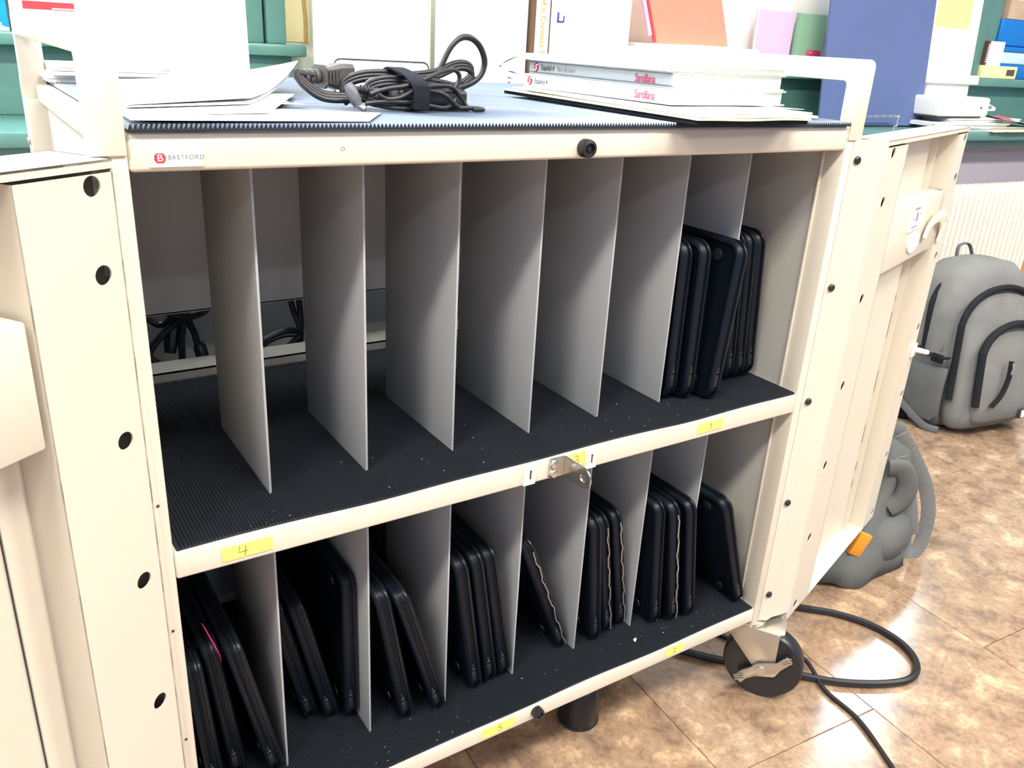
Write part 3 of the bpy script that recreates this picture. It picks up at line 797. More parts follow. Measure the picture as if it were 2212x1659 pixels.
def slot(k, zf, items):
    """items left to right: (x of the foot, y front, lean, label, height factor, yaw); kept clear of the dividers and of each other"""
    xl = (0.0 if k == 0 else D0 + (k - 1) * DX + 0.0013) + 0.0018
    xr = (CW if k == 7 else D0 + k * DX - 0.0013) - 0.0008
    h = LT / 2; n = len(items); out = []; fb = xl; ft = xl
    for q, it in enumerate(items):
        hz = LH * it[4]; t0 = R(it[2]); wd = LT / math.cos(t0)
        xb = min(it[0], xr - wd / 2 - (n - 1 - q) * (LT + 0.0006)); xb = max(xb, fb + wd / 2)
        xt = xb + math.sin(t0) * hz
        xt = max(xt, ft + wd / 2); xt = min(xt, xr - wd / 2 - (n - 1 - q) * (LT + 0.0006))
        fb = xb + wd / 2 + 0.0006; ft = xt + wd / 2 + 0.0006
        t = math.degrees(math.asin((xt - xb) / hz))
        out.append(laptop(xb, it[1], zf, t, it[3], it[5] if len(it) > 5 else 0, (1, 1, it[4])))
    return out
slot(6, ZM, [(0.6195, 0.052, -1.6, 'black laptop at far left of the upper trio beside the bare divider', 1),
             (0.6405, 0.042, -1.0, 'upright black laptop in the middle of the upper trio', 1),
             (0.6680, 0.026, 4.5, 'black laptop tilting right with its ports showing, upper shelf', 1)])
slot(7, ZM, [(0.7400, 0.066, -5.0, 'black laptop first behind the last upper divider, half hidden', 1),
             (0.7590, 0.065, -5.6, 'black laptop second behind the last upper divider', 1),
             (0.7790, 0.066, -6.2, 'black laptop nearest the right wall of the upper shelf', 1)])
slot(0, ZL, [(0.028, 0.060, -4.0, 'black laptop hard against the left post in the lower leftmost slot', 0.84),
             (0.054, 0.066, -10.0, 'leaning black laptop in the middle of the lower leftmost slot', 0.90),
             (0.0925, 0.050, -16.5, 'leaning black laptop with a pink ribbon behind it, lower leftmost slot', 0.93)])
slot(1, ZL, [(0.152, 0.106, -12.0, 'leaning black laptop deep in shadow against the first lower divider', 0.88),
             (0.176, 0.094, -14.0, 'second leaning black laptop in the shadowed second lower slot', 0.90),
             (0.194, 0.082, -0.3, 'upright black laptop flat against the second lower divider', 1)])
slot(2, ZL, [(0.250, 0.048, -10.5, 'left of the two leaning black laptops in the third lower slot', 0.97),
             (0.292, 0.042, -16.5, 'right of the two leaning black laptops, touching the third lower divider', 0.97)])
slot(3, ZL, [(0.347, 0.050, -8.5, 'left laptop of the tight trio in the lower slot behind the bottom bumper', 1),
             (0.371, 0.053, -9.0, 'middle laptop of the tight trio in the lower slot behind the bottom bumper', 1),
             (0.394, 0.054, -9.8, 'right laptop of the tight trio in the lower slot behind the bottom bumper', 1)])
l5 = slot(4, ZL, [(0.493, 0.062, -25.5, 'lone steeply leaning black laptop with a wavy silver strip', 1)])[0]
silver(l5, 0.3)
l61, l62, l63 = slot(5, ZL, [(0.538, 0.050, -8.5, 'plain black laptop left in the trio beside the lone leaning laptop', 0.99),
             (0.565, 0.057, -9.0, 'middle black laptop with faint silver seam right of the lone leaning laptop', 0.97),
             (0.594, 0.060, -10.0, 'black laptop with silver edge hugging the sixth lower divider', 0.97)])
silver(l62, 1.4); silver(l63, 2.2)
l71, l72, l73 = slot(6, ZL, [(0.637, 0.038, -7.8, 'left laptop of the trio in the lower slot next to the last', 1),
             (0.664, 0.030, -8.2, 'middle laptop with bright silver seam in the lower slot next to the last', 1),
             (0.694, 0.026, -9.0, 'right laptop of the trio, touching the last lower divider', 0.99)])
silver(l72, 3.1)
slot(7, ZL, [(0.786, 0.014, -27.0, 'single black laptop leaning alone in the rightmost lower slot', 1)])
# pink ribbon
pts = spline([(0.0400, 0.049, 0.346), (0.0385, 0.046, 0.358), (0.0325, 0.044, 0.378), (0.0270, 0.043, 0.396), (0.0245, 0.043, 0.403)], 6)
pr_ = MB(); n_ = len(pts)
pr_.tube(pts, [0.0006 + 0.0019 * math.sin(math.pi * min(1, (i + 1) / n_)) ** 1.5 for i in range(n_)], 8, flat=0.25)
tag(pr_.build('pink_ribbon', m_hotpink), 'thin hot pink ribbon sticking up from the leaning laptop at lower left', 'ribbon')

# ------------------------------------------------------------------ cords behind the back panel
def cord(name, label, strands, r, cat='cord', extra=None, m=None):
    b = MB()
    for s_ in strands: b.tube(spline(s_, 6), r, 8)
    o = b.build(name, m or m_cable)
    tag(o, label, cat)
    return o
c1 = cord('cable_bundle', 'bundle of black power cords hanging below the back panel at left', [
    [(0.120, 0.50, 0.63), (0.118, 0.47, 0.575), (0.095, 0.46, 0.556), (0.072, 0.455, 0.53), (0.088, 0.45, 0.512), (0.100, 0.45, 0.506)],
    [(0.125, 0.50, 0.63), (0.122, 0.47, 0.575), (0.115, 0.46, 0.54), (0.112, 0.455, 0.506)],
    [(0.130, 0.50, 0.63), (0.128, 0.47, 0.57), (0.132, 0.46, 0.55), (0.134, 0.455, 0.535)],
    [(0.160, 0.48, 0.62), (0.160, 0.47, 0.595), (0.150, 0.465, 0.578), (0.128, 0.465, 0.572), (0.100, 0.47, 0.58)],
    [(0.075, 0.48, 0.575), (0.092, 0.475, 0.562), (0.108, 0.47, 0.572), (0.120, 0.47, 0.60)]], 0.0046)
b = MB(); b.tube([(0.134, 0.455, 0.537), (0.136, 0.454, 0.532), (0.139, 0.452, 0.515), (0.141, 0.452, 0.503)], [0.0055, 0.0085, 0.0085, 0.0105], 10); b.build('plug', m_bumper, c1)
b = MB(); b.tube([(0.112, 0.48, 0.566), (0.106, 0.475, 0.545), (0.101, 0.47, 0.523)], [0.009, 0.011, 0.0075], 10); b.build('adapter_end', m_bumper, c1)
c2 = cord('cable_bundle', 'coiled black cord behind the second upper slot', [
    [(0.268, 0.49, 0.63), (0.270, 0.47, 0.57), (0.275, 0.46, 0.545), (0.276, 0.455, 0.525), (0.270, 0.455, 0.506)],
    [(0.280, 0.49, 0.63), (0.281, 0.47, 0.57), (0.279, 0.46, 0.535)],
    [(0.278, 0.455, 0.532), (0.255, 0.45, 0.540), (0.228, 0.448, 0.534), (0.216, 0.45, 0.522), (0.226, 0.45, 0.511), (0.250, 0.45, 0.513), (0.272, 0.452, 0.528)],
    [(0.274, 0.456, 0.530), (0.250, 0.46, 0.530), (0.226, 0.46, 0.522), (0.220, 0.455, 0.512), (0.240, 0.45, 0.506), (0.262, 0.452, 0.512), (0.276, 0.455, 0.528)]], 0.0044)
c3 = cord('cable_bundle', 'black cords hanging behind the third upper slot', [
    [(0.352, 0.49, 0.63), (0.354, 0.47, 0.58), (0.348, 0.46, 0.55), (0.352, 0.455, 0.506)],
    [(0.372, 0.49, 0.63), (0.370, 0.47, 0.57), (0.362, 0.46, 0.54), (0.372, 0.455, 0.506)],
    [(0.335, 0.48, 0.60), (0.350, 0.47, 0.583), (0.366, 0.47, 0.59)]], 0.0065)

# ------------------------------------------------------------------ on top of the cart
ch = thing('power_charger', 'coiled black laptop charger strapped on the cart top', 'charger', (0, 0, 0))
def cab(name, pts, r, k=8, flat=1.0, m=None):
    return MB().tube(spline(pts, k), r, 8, flat).build(name, m or m_cable, ch, angle=60)
r3 = 0.0027
def tri(name, pts, off=(0, 0, 0.0042)):
    b = MB()
    for q in (-1, 0, 1):
        b.tube(spline([(p[0] + off[0] * q, p[1] + off[1] * q, p[2] + off[2] * q) for p in pts], 8), r3, 8)
    return b.build(name, m_cable, ch, angle=60)
# flat three-core mains lead: left tail, two big coils
tri('mains_lead', [(0.173, 0.140, 0.897), (0.180, 0.138, 0.888), (0.196, 0.132, 0.8775), (0.220, 0.128, 0.8765), (0.245, 0.13, 0.878)], (0.0015, 0.003, 0.0022))
cab('mains_lead', [(0.171, 0.142, 0.896), (0.180, 0.143, 0.8955), (0.192, 0.144, 0.8945)], 0.0034)
tri('mains_coil', [(0.222, 0.138, 0.873), (0.217, 0.138, 0.881), (0.222, 0.137, 0.890), (0.238, 0.136, 0.8955), (0.262, 0.134, 0.897), (0.285, 0.136, 0.8955), (0.318, 0.142, 0.899), (0.345, 0.150, 0.907), (0.361, 0.152, 0.907), (0.367, 0.152, 0.900), (0.357, 0.151, 0.890), (0.338, 0.149, 0.884), (0.30, 0.146, 0.878)], (0.0, 0.0008, 0.0030))
tri('mains_coil', [(0.232, 0.120, 0.878), (0.236, 0.120, 0.887), (0.250, 0.118, 0.892), (0.270, 0.118, 0.8925), (0.300, 0.121, 0.891), (0.325, 0.124, 0.888), (0.336, 0.126, 0.882), (0.315, 0.126, 0.876), (0.28, 0.122, 0.874), (0.245, 0.12, 0.874), (0.232, 0.12, 0.878)], (0.0, 0.0008, 0.0030))
cab('tall_loop', [(0.316, 0.146, 0.892), (0.326, 0.146, 0.905), (0.337, 0.147, 0.9235), (0.349, 0.148, 0.9335), (0.362, 0.149, 0.9345), (0.374, 0.150, 0.927), (0.3805, 0.150, 0.913), (0.377, 0.150, 0.900), (0.365, 0.149, 0.891), (0.345, 0.147, 0.8855), (0.325, 0.145, 0.884)], 0.0032, 10)
# thin low-voltage lead
lv = [[(0.230, 0.102, 0.8815), (0.245, 0.100, 0.8865), (0.264, 0.096, 0.890), (0.285, 0.100, 0.896), (0.309, 0.112, 0.9025), (0.327, 0.120, 0.9045), (0.335, 0.122, 0.899), (0.332, 0.122, 0.890), (0.322, 0.12, 0.884)],
      [(0.236, 0.098, 0.882), (0.245, 0.096, 0.878), (0.258, 0.094, 0.880), (0.272, 0.092, 0.887), (0.292, 0.096, 0.8905), (0.315, 0.102, 0.8895), (0.326, 0.104, 0.881), (0.333, 0.103, 0.8715), (0.331, 0.100, 0.8695), (0.320, 0.098, 0.872), (0.306, 0.097, 0.882), (0.290, 0.097, 0.886), (0.275, 0.097, 0.884)],
      [(0.318, 0.110, 0.890), (0.326, 0.110, 0.884), (0.332, 0.108, 0.876), (0.336, 0.105, 0.870), (0.333, 0.101, 0.8695)],
      [(0.322, 0.098, 0.8705), (0.336, 0.096, 0.8705), (0.3455, 0.094, 0.8698), (0.344, 0.090, 0.8697), (0.333, 0.090, 0.8698)],
      [(0.224, 0.100, 0.8735), (0.240, 0.097, 0.8755), (0.262, 0.094, 0.8755), (0.285, 0.094, 0.873), (0.303, 0.096, 0.8705), (0.315, 0.1, 0.8735), (0.32, 0.103, 0.878)],
      [(0.238, 0.104, 0.872), (0.250, 0.098, 0.8702), (0.27, 0.096, 0.870), (0.282, 0.099, 0.873), (0.29, 0.105, 0.88)]]
for s_ in lv: cab('output_lead', s_, 0.00215)
# brick hidden under the coils
MB(T(0.300, 0.122, 0.8765) @ Matrix.Rotation(R(-4), 4, 'Z')).box(-0.036, 0.036, -0.017, 0.017, -0.0085, 0.010).build('adapter_brick', m_bumper, ch, 0.004, 3)
# mains plug lying on its side
Xp = T(0.2035, 0.150, 0.8935) @ Matrix.Rotation(R(10), 4, 'Z') @ Matrix.Diagonal((1.08, 1.1, 1.1, 1))
b = MB(Xp)
prof = [(-0.004, 0.0110, 0.0095), (-0.002, 0.0110, 0.0095), (-0.0015, 0.0075, 0.0070), (0.004, 0.0082, 0.0080), (0.012, 0.0105, 0.0105), (0.020, 0.0108, 0.0110), (0.0255, 0.0105, 0.0108)]
b.rings([[(x, hy * sy, hz * sz) for (sy, sz) in ((-1, -.7), (-.7, -1), (.7, -1), (1, -.7), (1, .7), (.7, 1), (-.7, 1), (-1, .7))] for (x, hy, hz) in prof])
b.build('mains_plug', m_plug, ch, angle=25)
b = MB(Xp)
for q in range(4): b.box(0.000 + q * 0.0032, 0.0012 + q * 0.0032, -0.0112, -0.0095 + 0.001 * 0, -0.004, 0.006)
b.build('plug_grip', m_plug, ch)
b = MB(Xp)
for q in range(3): b.lathe([(0.0058, 0.0), (0.0062, 0.001), (0.0062, 0.0032), (0.0056, 0.0042)], (-0.0195 + q * 0.0052, 0, 0), (1, 0, 0), 12)
b.tube([(-0.022, 0, 0), (-0.004, 0, 0)], 0.0040, 10); b.build('strain_relief', m_plug, ch)
b = MB(Xp)
for q in (-1, 1): b.box(0.025, 0.040, q * 0.005 - 0.0008, q * 0.005 + 0.0008, -0.003, 0.003)
b.build('plug_blade', m_chrome, ch)
# barrel connector
b = MB().lathe([(0.0035, -0.004), (0.0052, 0.0), (0.0056, 0.004), (0.0056, 0.013), (0.0046, 0.0145), (0.0046, 0.017)], (0.2125, 0.108, 0.8865), (0.35, -0.30, -0.88), 18)
b.build('barrel_connector', mat('grey_connector', (0.10, 0.105, 0.115, 1), 0.4), ch)
MB().lathe([(0.0029, 0.0), (0.0029, 0.0075)], (0.2183, 0.1031, 0.8722), (0.45, -0.35, -0.30), 14).build('connector_tip', m_chrome, ch)
cab('output_lead', [(0.212, 0.110, 0.8885), (0.220, 0.112, 0.8855), (0.232, 0.110, 0.884), (0.240, 0.105, 0.8845)], 0.0028)
b = MB()
for q in range(4): b.lathe([(0.0042, 0), (0.0042, 0.0016)], (0.224 + q * 0.0032, 0.1115 - q * 0.0006, 0.8852 - 0.0003 * q), (1, -0.15, -0.1), 10)
b.build('connector_relief', m_cable, ch)
# hook-and-loop strap around the bundle
b = MB()
loop = [(0.2665, 0.150, 0.8835), (0.2670, 0.146, 0.894), (0.2685, 0.135, 0.9025), (0.2705, 0.118, 0.9010), (0.2725, 0.098, 0.8965), (0.2735, 0.0865, 0.889), (0.2735, 0.0860, 0.878), (0.2725, 0.090, 0.8695), (0.270, 0.12, 0.8680), (0.267, 0.145, 0.872)]
lp = spline(loop, 5, True); rings = []
for p in lp: rings.append([p + Vector((-0.0075, 0.001, 0)), p + Vector((0.0075, -0.001, 0)), p + Vector((0.0075, -0.001, 0.0020)), p + Vector((-0.0075, 0.001, 0.0020))])
b.rings(rings, False, True); b.build('strap', m_velcro, ch, label='black hook-and-loop strap')
MB(T(0.2745, 0.0850, 0.8800) @ Matrix.Rotation(R(3), 4, 'Y')).box(-0.0082, 0.0082, -0.0008, 0.0012, -0.0105, 0.0115).build('strap_tab', m_velcro, ch, 0.0007)

# pale power brick behind the charger, only its dark rim reads
wbk = thing('power_brick', 'glossy white power brick with thin grey rim behind the black charger', 'power brick', (0.330, 0.300, ZT), (0, 0, R(-12)))
def rr2(w, h_, r, n=5):
    out = []
    for (cx, cz, a0) in ((w - r, h_ - r, 0), (-w + r, h_ - r, 90), (-w + r, r, 180), (w - r, r, 270)):
        for j in range(n + 1):
            a = R(a0 + 90 * j / n); out.append((cx + r * math.cos(a), cz + r * math.sin(a)))
    return out
MB().prism(rr2(0.055, 0.0385, 0.007), -0.013, 0.013, 'y').build('case', m_white, wbk, 0.0015)
b = MB().tube([(x, -0.0135, z) for (x, z) in rr2(0.0548, 0.0383, 0.007)] + [(0.0548, -0.0135, 0.0313)], 0.0007, 6)
b.build('rim_seam', m_inkdark, wbk)

# left: sheets, standing board
def sheet(name, corners, label, curl=None, m=None, n=10, th=0.0004, cat='paper', group=None):
    A_, B_, C_, D_ = [Vector(c) for c in corners]
    vs = []; 
    for i in range(n + 1):
        for j in range(n + 1):
            u, v = i / n, j / n
            p = A_ * (1 - u) * (1 - v) + B_ * u * (1 - v) + C_ * u * v + D_ * (1 - u) * v
            if curl: p.z += curl(u, v)
            vs.append(p)
    k = len(vs); vs += [p + Vector((0, 0, -th)) for p in vs]
    fs = []
    for i in range(n):
        for j in range(n):
            a = i * (n + 1) + j; q = (a, a + n + 1, a + n + 2, a + 1)
            fs.append(q); fs.append(tuple(x + k for x in reversed(q)))
    rim = [i * (n + 1) for i in range(n + 1)] + [n * (n + 1) + j for j in range(1, n + 1)] + [i * (n + 1) + n for i in range(n - 1, -1, -1)] + [j for j in range(n - 1, 0, -1)]
    for i in range(len(rim)): a, b_ = rim[i], rim[(i + 1) % len(rim)]; fs.append((a, b_, b_ + k, a + k))
    o = MB().add(vs, fs).build(name, m or m_paper, None, angle=60)
    return tag(o, label, cat, group)
sheet('paper_sheet', [(0.004, 0.000, ZT + 0.0006), (0.185, 0.004, ZT + 0.0006), (0.228, 0.075, ZT + 0.0006), (0.012, 0.150, ZT + 0.0006)], 'white sheet lying flat at the front left corner of the cart top',
      lambda u, v: 0.0016 * (1 - v) * (1 - u) + 0.0004)
sheet('paper_sheet', [(0.012, 0.030, ZT + 0.0026), (0.120, 0.055, ZT + 0.0026), (0.208, 0.245, ZT + 0.0026), (0.022, 0.250, ZT + 0.0026)], 'white printed sheet with grey blocks near the cart top\'s front left',
      lambda u, v: 0.0010 * v)
b = MB()
for (x, y, w_, d_) in ((0.150, 0.128, 0.026, 0.012), (0.150, 0.150, 0.020, 0.006), (0.176, 0.150, 0.020, 0.005)):
    b.box(x, x + w_, y, y + d_, ZT + 0.0031, ZT + 0.0036)
_p = b.build('printed_block', mat('print_grey', rgb(190, 190, 204), 0.7)); _p.parent = bpy.data.objects['paper_sheet.001']
def curl3(u, v): return 0.024 * (u * v) ** 2.2 + 0.0025 * u
sheet('paper_sheet', [(0.018, 0.085, ZT + 0.0055), (0.130, 0.135, ZT + 0.0055), (0.258, 0.370, ZT + 0.0055), (0.028, 0.385, ZT + 0.0055)], 'curling white sheet rising toward the plug on the cart top', curl3)
sheet('paper_sheet', [(0.015, 0.075, ZT + 0.0045), (0.122, 0.115, ZT + 0.0045), (0.238, 0.345, ZT + 0.0045), (0.025, 0.380, ZT + 0.0045)], 'lower white sheet tucked under the curling sheet on the cart top', lambda u, v: 0.013 * (u * v) ** 2.4)
bd = thing('display_board', 'tall blank white board standing at the left rear of the cart top', 'board', (0.110, 0.520, ZT), (R(-3), 0, R(-2)))
MB().box(-0.060, 0.135, 0.0, 0.045, 0, 0.30).build('panel', m_paper, bd, 0.002)
MB().box(-0.060, 0.135, -0.001, 0.001, 0.0, 0.012).build('base_lip', m_paper, bd, 0.0005)

o = thing('paper_stack', 'ragged white paper stack at the left rear of the cart top beneath the handle', 'papers', (0.067, 0.446, ZT), (0, 0, R(2)))
for e in range(5):
    dx_ = random.uniform(-0.004, 0.004); dy_ = random.uniform(-0.005, 0.005)
    MB().box(-0.070 + dx_, 0.050 + dx_, -0.040 + dy_, 0.040 + dy_, 0.0038 * e, 0.0038 * e + 0.0034).build('sheaf', m_paper, o)
# right: textbooks with envelopes
BK = R(-87.5)
def textbook(loc, label, spine_m, L_, th):
    t = thing('textbook', label, 'book', loc, (0, 0, BK), 'white spanish textbooks')
    w_ = 0.190
    cv = MB().box(0, L_, 0.0, w_, 0, 0.0014).box(0, L_, 0.0, w_, th - 0.0014, th)
    pf = [(0.003, 0.0), (0.0, 0.003), (0.0, th - 0.003), (0.003, th), (0.006, th), (0.0025, th - 0.003), (0.0025, 0.003), (0.006, 0.0)]
    cv.prism(pf, 0, L_, 'x')
    cv.build('cover', spine_m, t)
    MB().box(0.003, L_ - 0.003, 0.003, w_ - 0.004, 0.0014, th - 0.0014).build('pages', m_pages, t)
    zc = th / 2
    lg = MB().lathe([(0.0056, 0.0), (0.0054, 0.0003), (0.0005, 0.0004)], (0.0150, 0.0, zc), (0, -1, 0), 20).build('publisher_logo', m_maroon, t)
    b = MB(); b.tube(spline([(0.0195, -0.0006, zc + 0.003), (0.0160, -0.0006, zc + 0.003), (0.0145, -0.0006, zc + 0.0005), (0.0160, -0.0006, zc - 0.001), (0.0135, -0.0006, zc - 0.0035), (0.0113, -0.0006, zc - 0.003)], 4), 0.0007, 5)
    b.build('logo_swirl', m_paper, t)
    text('Español 4', 'spine_title', 0.0088, m_inkdark, T(0.0250, -0.0005, zc) @ FRONT, t, 'LEFT', 0.95, 0.86, bold=0.00012)
    text('libro de texto', 'spine_subtitle', 0.0078, m_inkgrey, T(0.0585, -0.0005, zc) @ FRONT, t, 'LEFT', 0.95, 0.86)
    text('Santillana', 'spine_publisher', 0.0128, m_crimson, T(L_ - 0.058, -0.0005, zc - 0.001) @ FRONT, t, 'LEFT', 0.9, 0.78, bold=0.00012)
    return t
ZB = 0.8795
textbook((0.5400, 0.3150, ZB), 'lower white Español 4 textbook, directly on the cream envelopes', m_bookspine, 0.270, 0.0162)
textbook((0.5475, 0.3130, ZB + 0.0164), 'upper grey-spined Español 4 textbook lying under the white binder', mat('book_cover_grey', rgb(164, 168, 170), 0.4), 0.258, 0.0166)
wbn = thing('thin_binder', 'thin white binder lying on top of the Spanish textbooks', 'binder', (0.5385, 0.330, ZB + 0.0332), (0, 0, BK))
MB().box(0, 0.275, 0.0, 0.205, 0, 0.0012).box(0, 0.275, 0, 0.205, 0.0062, 0.0074).box(0, 0.275, 0, 0.0012, 0, 0.0074).build('cover', m_paper, wbn, 0.0004)
MB().box(0.004, 0.271, 0.003, 0.199, 0.0013, 0.0061).build('pages', m_pages, wbn)
def env(i, x0, y0, w_, l_, z, ang, label, m, wav=0.0, back=0.0, th=0.0018, name='envelope', cat='envelope', group='envelopes under the textbooks'):
    c, s_ = math.cos(R(ang)), math.sin(R(ang))
    cs_ = [(x0 + a * c - b_ * s_, y0 + a * s_ + b_ * c, z) for a, b_ in ((0, 0), (w_, 0), (w_, l_), (0, l_))]
    return sheet(name, cs_, label, lambda u, v: wav * math.sin(u * 9 + i) * (1 - v) + back * max(0.0, 0.30 - u) * 3 * v, m, 12, th, cat, group)
env(0, 0.515, -0.034, 0.168, 0.345, ZT + 0.0044, 1.0, 'black sleeve lying beneath the envelopes on the cart top', m_black, 0.0002, 0.0035, 0.0038, 'black_underlay', 'underlay', None)  # thin black sheet under the envelope pile
env(1, 0.512, -0.038, 0.172, 0.345, ZT + 0.0066, 1.0, 'cream envelope right above the black sleeve, overhanging the cart top', m_manila, 0.0004, 0.0035)
env(2, 0.520, -0.032, 0.176, 0.330, ZT + 0.0090, -0.5, 'cream envelope second in the pile under the textbooks', m_manila, 0.0004, 0.0030)
env(3, 0.528, -0.020, 0.182, 0.325, ZT + 0.0112, 1.8, 'white envelope directly beneath the lower textbook', m_paper, 0.0003, 0.0015)
sheet('paper_sheet', [(0.690, 0.060, ZT + 0.0100), (0.775, 0.050, ZT + 0.0052), (0.790, 0.30, ZT + 0.0070), (0.720, 0.31, ZT + 0.0115)], 'loose white sheet sticking out right of the textbooks', lambda u, v: 0.004 * u * (1 - v) ** 2)
sheet('paper_sheet', [(0.735, 0.020, ZT + 0.0008), (0.778, 0.030, ZT + 0.0008), (0.790, 0.12, ZT + 0.0008), (0.748, 0.11, ZT + 0.0008)], 'small white slip by the right handle on the cart top', lambda u, v: 0.0025 * u)

# ------------------------------------------------------------------ things on the long sill (room coordinates)
ZS = 0.7492
def sill_box(name, label, cat, x0, x1, y0, y1, z0, z1, m, bev=0.0015, lean=0.0, roll=0.0, group=None):
    o = thing(name, label, cat, rm((x0 + x1) / 2, y0, z0), (R(-lean), R(roll), TH), group)
    w_ = (x1 - x0) / 2
    return o, w_
# navy board on a twisted wire easel
o, w_ = sill_box('poster_board', 'tall navy blue card board leaning upright on the green sill', 'board', 1.955, 2.405, 1.135, 1.14, ZS + 0.004, 0, m_navy, lean=6)
MB().box(-w_, w_, 0.0, 0.006, 0, 0.46).build('card', m_navy, o)
we = thing('wire_easel', 'small twisted silver wire easel holding the navy board', 'easel', rm(2.185, 1.105, ZS), (0, 0, TH))
we.scale = (1.0, 1.0, 1.4)
for ph in (0, math.pi):
    pts = []
    path = [(-0.14, 0.0, 0.022), (-0.05, 0, 0.023), (0.062, 0.0, 0.024), (0.070, 0.0, 0.021), (0.071, 0, 0.012), (0.070, -0.001, 0.0025), (0.045, -0.012, 0.0025)]
    sp = spline(path, 24)
    for i, p in enumerate(sp): pts.append((p.x + 0.0016 * math.cos(i * 0.55 + ph) * 0.4, p.y + 0.0014 * math.sin(i * 0.55 + ph), p.z + 0.0016 * math.cos(i * 0.55 + ph)))
    MB().tube(pts, 0.0017, 6).build('twisted_wire', m_trim, we)
MB().tube([(-0.14, 0.0, 0.022), (-0.14, -0.001, 0.002)], 0.0015, 6).build('wire_leg', m_trim, we)
# cards and folders
ZLG = 0.9003
o, w_ = sill_box('folder', 'pale green card folder standing left of the navy board', 'folder', 1.932, 2.052, 1.262, 0, ZLG, 0, m_mint)
MB().box(-w_, w_, 0, 0.004, 0, 0.150).build('front_cover', m_mint, o); MB().box(-w_, -w_ + 0.010, -0.001, 0.005, 0, 0.150).build('spine', mat('mint_spine', rgb(150, 190, 158), .7), o)
o, w_ = sill_box('gift_tag', 'small hot pink tag at the foot of the green folder', 'tag', 1.985, 2.030, 1.245, 0, ZLG, 0, m_tag)
MB().box(-w_, w_, 0, 0.010, 0, 0.053).build('card', m_tag, o, 0.001); MB().lathe([(0.003, 0), (0.003, 0.0008)], (-w_ + 0.006, 0, 0.046), (0, -1, 0), 10).build('punched_eyelet', m_paper, o)
o, w_ = sill_box('folder', 'pale pink card folder standing left of the green one', 'folder', 1.776, 1.922, 1.262, 0, ZLG, 0, m_pink)
MB().box(-w_, w_, 0, 0.004, 0, 0.150).build('front_cover', m_pink, o); MB().box(-w_, -w_ + 0.006, -0.0008, 0.005, 0, 0.150).build('spine', m_paper, o)
o, w_ = sill_box('storage_box', 'plain white box under the coral folder behind the textbooks', 'box', 1.300, 1.660, 1.120, 0, ZS, 0, m_paper)
MB().box(-w_, w_, 0.0, 0.150, 0, 0.176).build('tub', m_paper, o, 0.003); MB().box(-w_ - 0.004, w_ + 0.004, -0.004, 0.154, 0.1763, 0.1955).build('lid', m_white, o, 0.003)
o = thing('folder', 'coral red folder standing tilted behind the textbooks', 'folder', rm(1.452, 1.150, ZS + 0.240), (0, R(-21), TH))
MB().add([(-0.116, 0, 0.0), (0.107, 0, -0.086), (0.107, 0, 0.30), (-0.116, 0, 0.30), (-0.116, 0.004, 0.0), (0.107, 0.004, -0.086), (0.107, 0.004, 0.30), (-0.116, 0.004, 0.30)],
         [(0, 3, 2, 1), (4, 5, 6, 7), (0, 1, 5, 4), (1, 2, 6, 5), (2, 3, 7, 6), (3, 0, 4, 7)]).build('front_cover', m_coral, o)
MB().box(-0.120, -0.113, -0.001, 0.006, 0.001, 0.30).build('spine', m_coraledge, o)
MB().box(-0.131, -0.121, 0.001, 0.006, 0.02, 0.30).build('back_cover', m_pink, o)
# tall book with gold-lettered spine
o, w_ = sill_box('tall_book', 'tall cream book with brown edge and gold lettered spine on the sill', 'book', 0.985, 1.033, 1.150, 0, ZS, 0, m_board)
MB().box(-w_ + 0.010, w_, 0, 0.04, 0, 0.44).build('spine', m_board, o)
MB().box(-w_, -w_ + 0.010, -0.001, 0.04, 0, 0.44).build('binding_strip', m_brown, o)
MB().box(w_ - 0.0008, w_ + 0.0005, -0.0008, 0.04, 0, 0.44).build('spine_joint', m_inkdark, o)
text('to the World is Connect Sans', 'spine_lettering', 0.021, m_gold, T(0.006, -0.0015, 0.133) @ FRONT @ Matrix.Rotation(R(-90), 4, 'Z') , o, 'RIGHT', 1.0, 0.92, bold=0.0001)
o, w_ = sill_box('poster', 'white poster with a violet letter standing right of the tall book', 'poster', 1.037, 1.262, 1.152, 0, ZS, 0, m_paper)
MB().box(-w_, w_, 0, 0.005, 0, 0.44).build('sheet', m_paper, o)
b = MB().box(-0.096, -0.091, -0.001, 0.0002, 0.228, 0.250).box(-0.096, -0.078, -0.001, 0.0002, 0.228, 0.232).box(-0.0795, -0.076, -0.001, 0.0002, 0.230, 0.243)
b.build('printed_letter', m_blueink, o)
MB().lathe([(0.004, 0), (0.004, .0006)], (-0.093, 0.0, 0.2755), (0, -1, 0), 12).build('printed_dot', mat('pale_grey', rgb(196, 196, 200), .7), o)
o, w_ = sill_box('poster', 'white card with black brush strokes left of the tall book', 'poster', 0.752, 0.980, 1.160, 0, ZS, 0, m_paper)
MB().box(-w_, w_, 0, 0.005, 0, 0.44).build('sheet', m_paper, o)
b = MB()
for (x0, z0, x1, z1) in ((0.055, 0.135, 0.090, 0.150), (0.070, 0.118, 0.092, 0.113), (0.068, 0.104, 0.080, 0.102), (0.066, 0.088, 0.076, 0.095), (0.076, 0.095, 0.073, 0.086), (0.045, 0.126, 0.053, 0.130)):
    b.tube([(x0, -0.0002, z0), ((x0 + x1) / 2, -0.0004, (z0 + z1) / 2 + 0.001), (x1, -0.0002, z1)], [0.0007, 0.0012, 0.0005], 6)
b.build('brush_stroke', m_inkdark, o)
o, w_ = sill_box('poster', 'cream yellow poster board right of the green window horn', 'poster', 0.484, 0.742, 1.170, 0, ZS, 0, m_board)
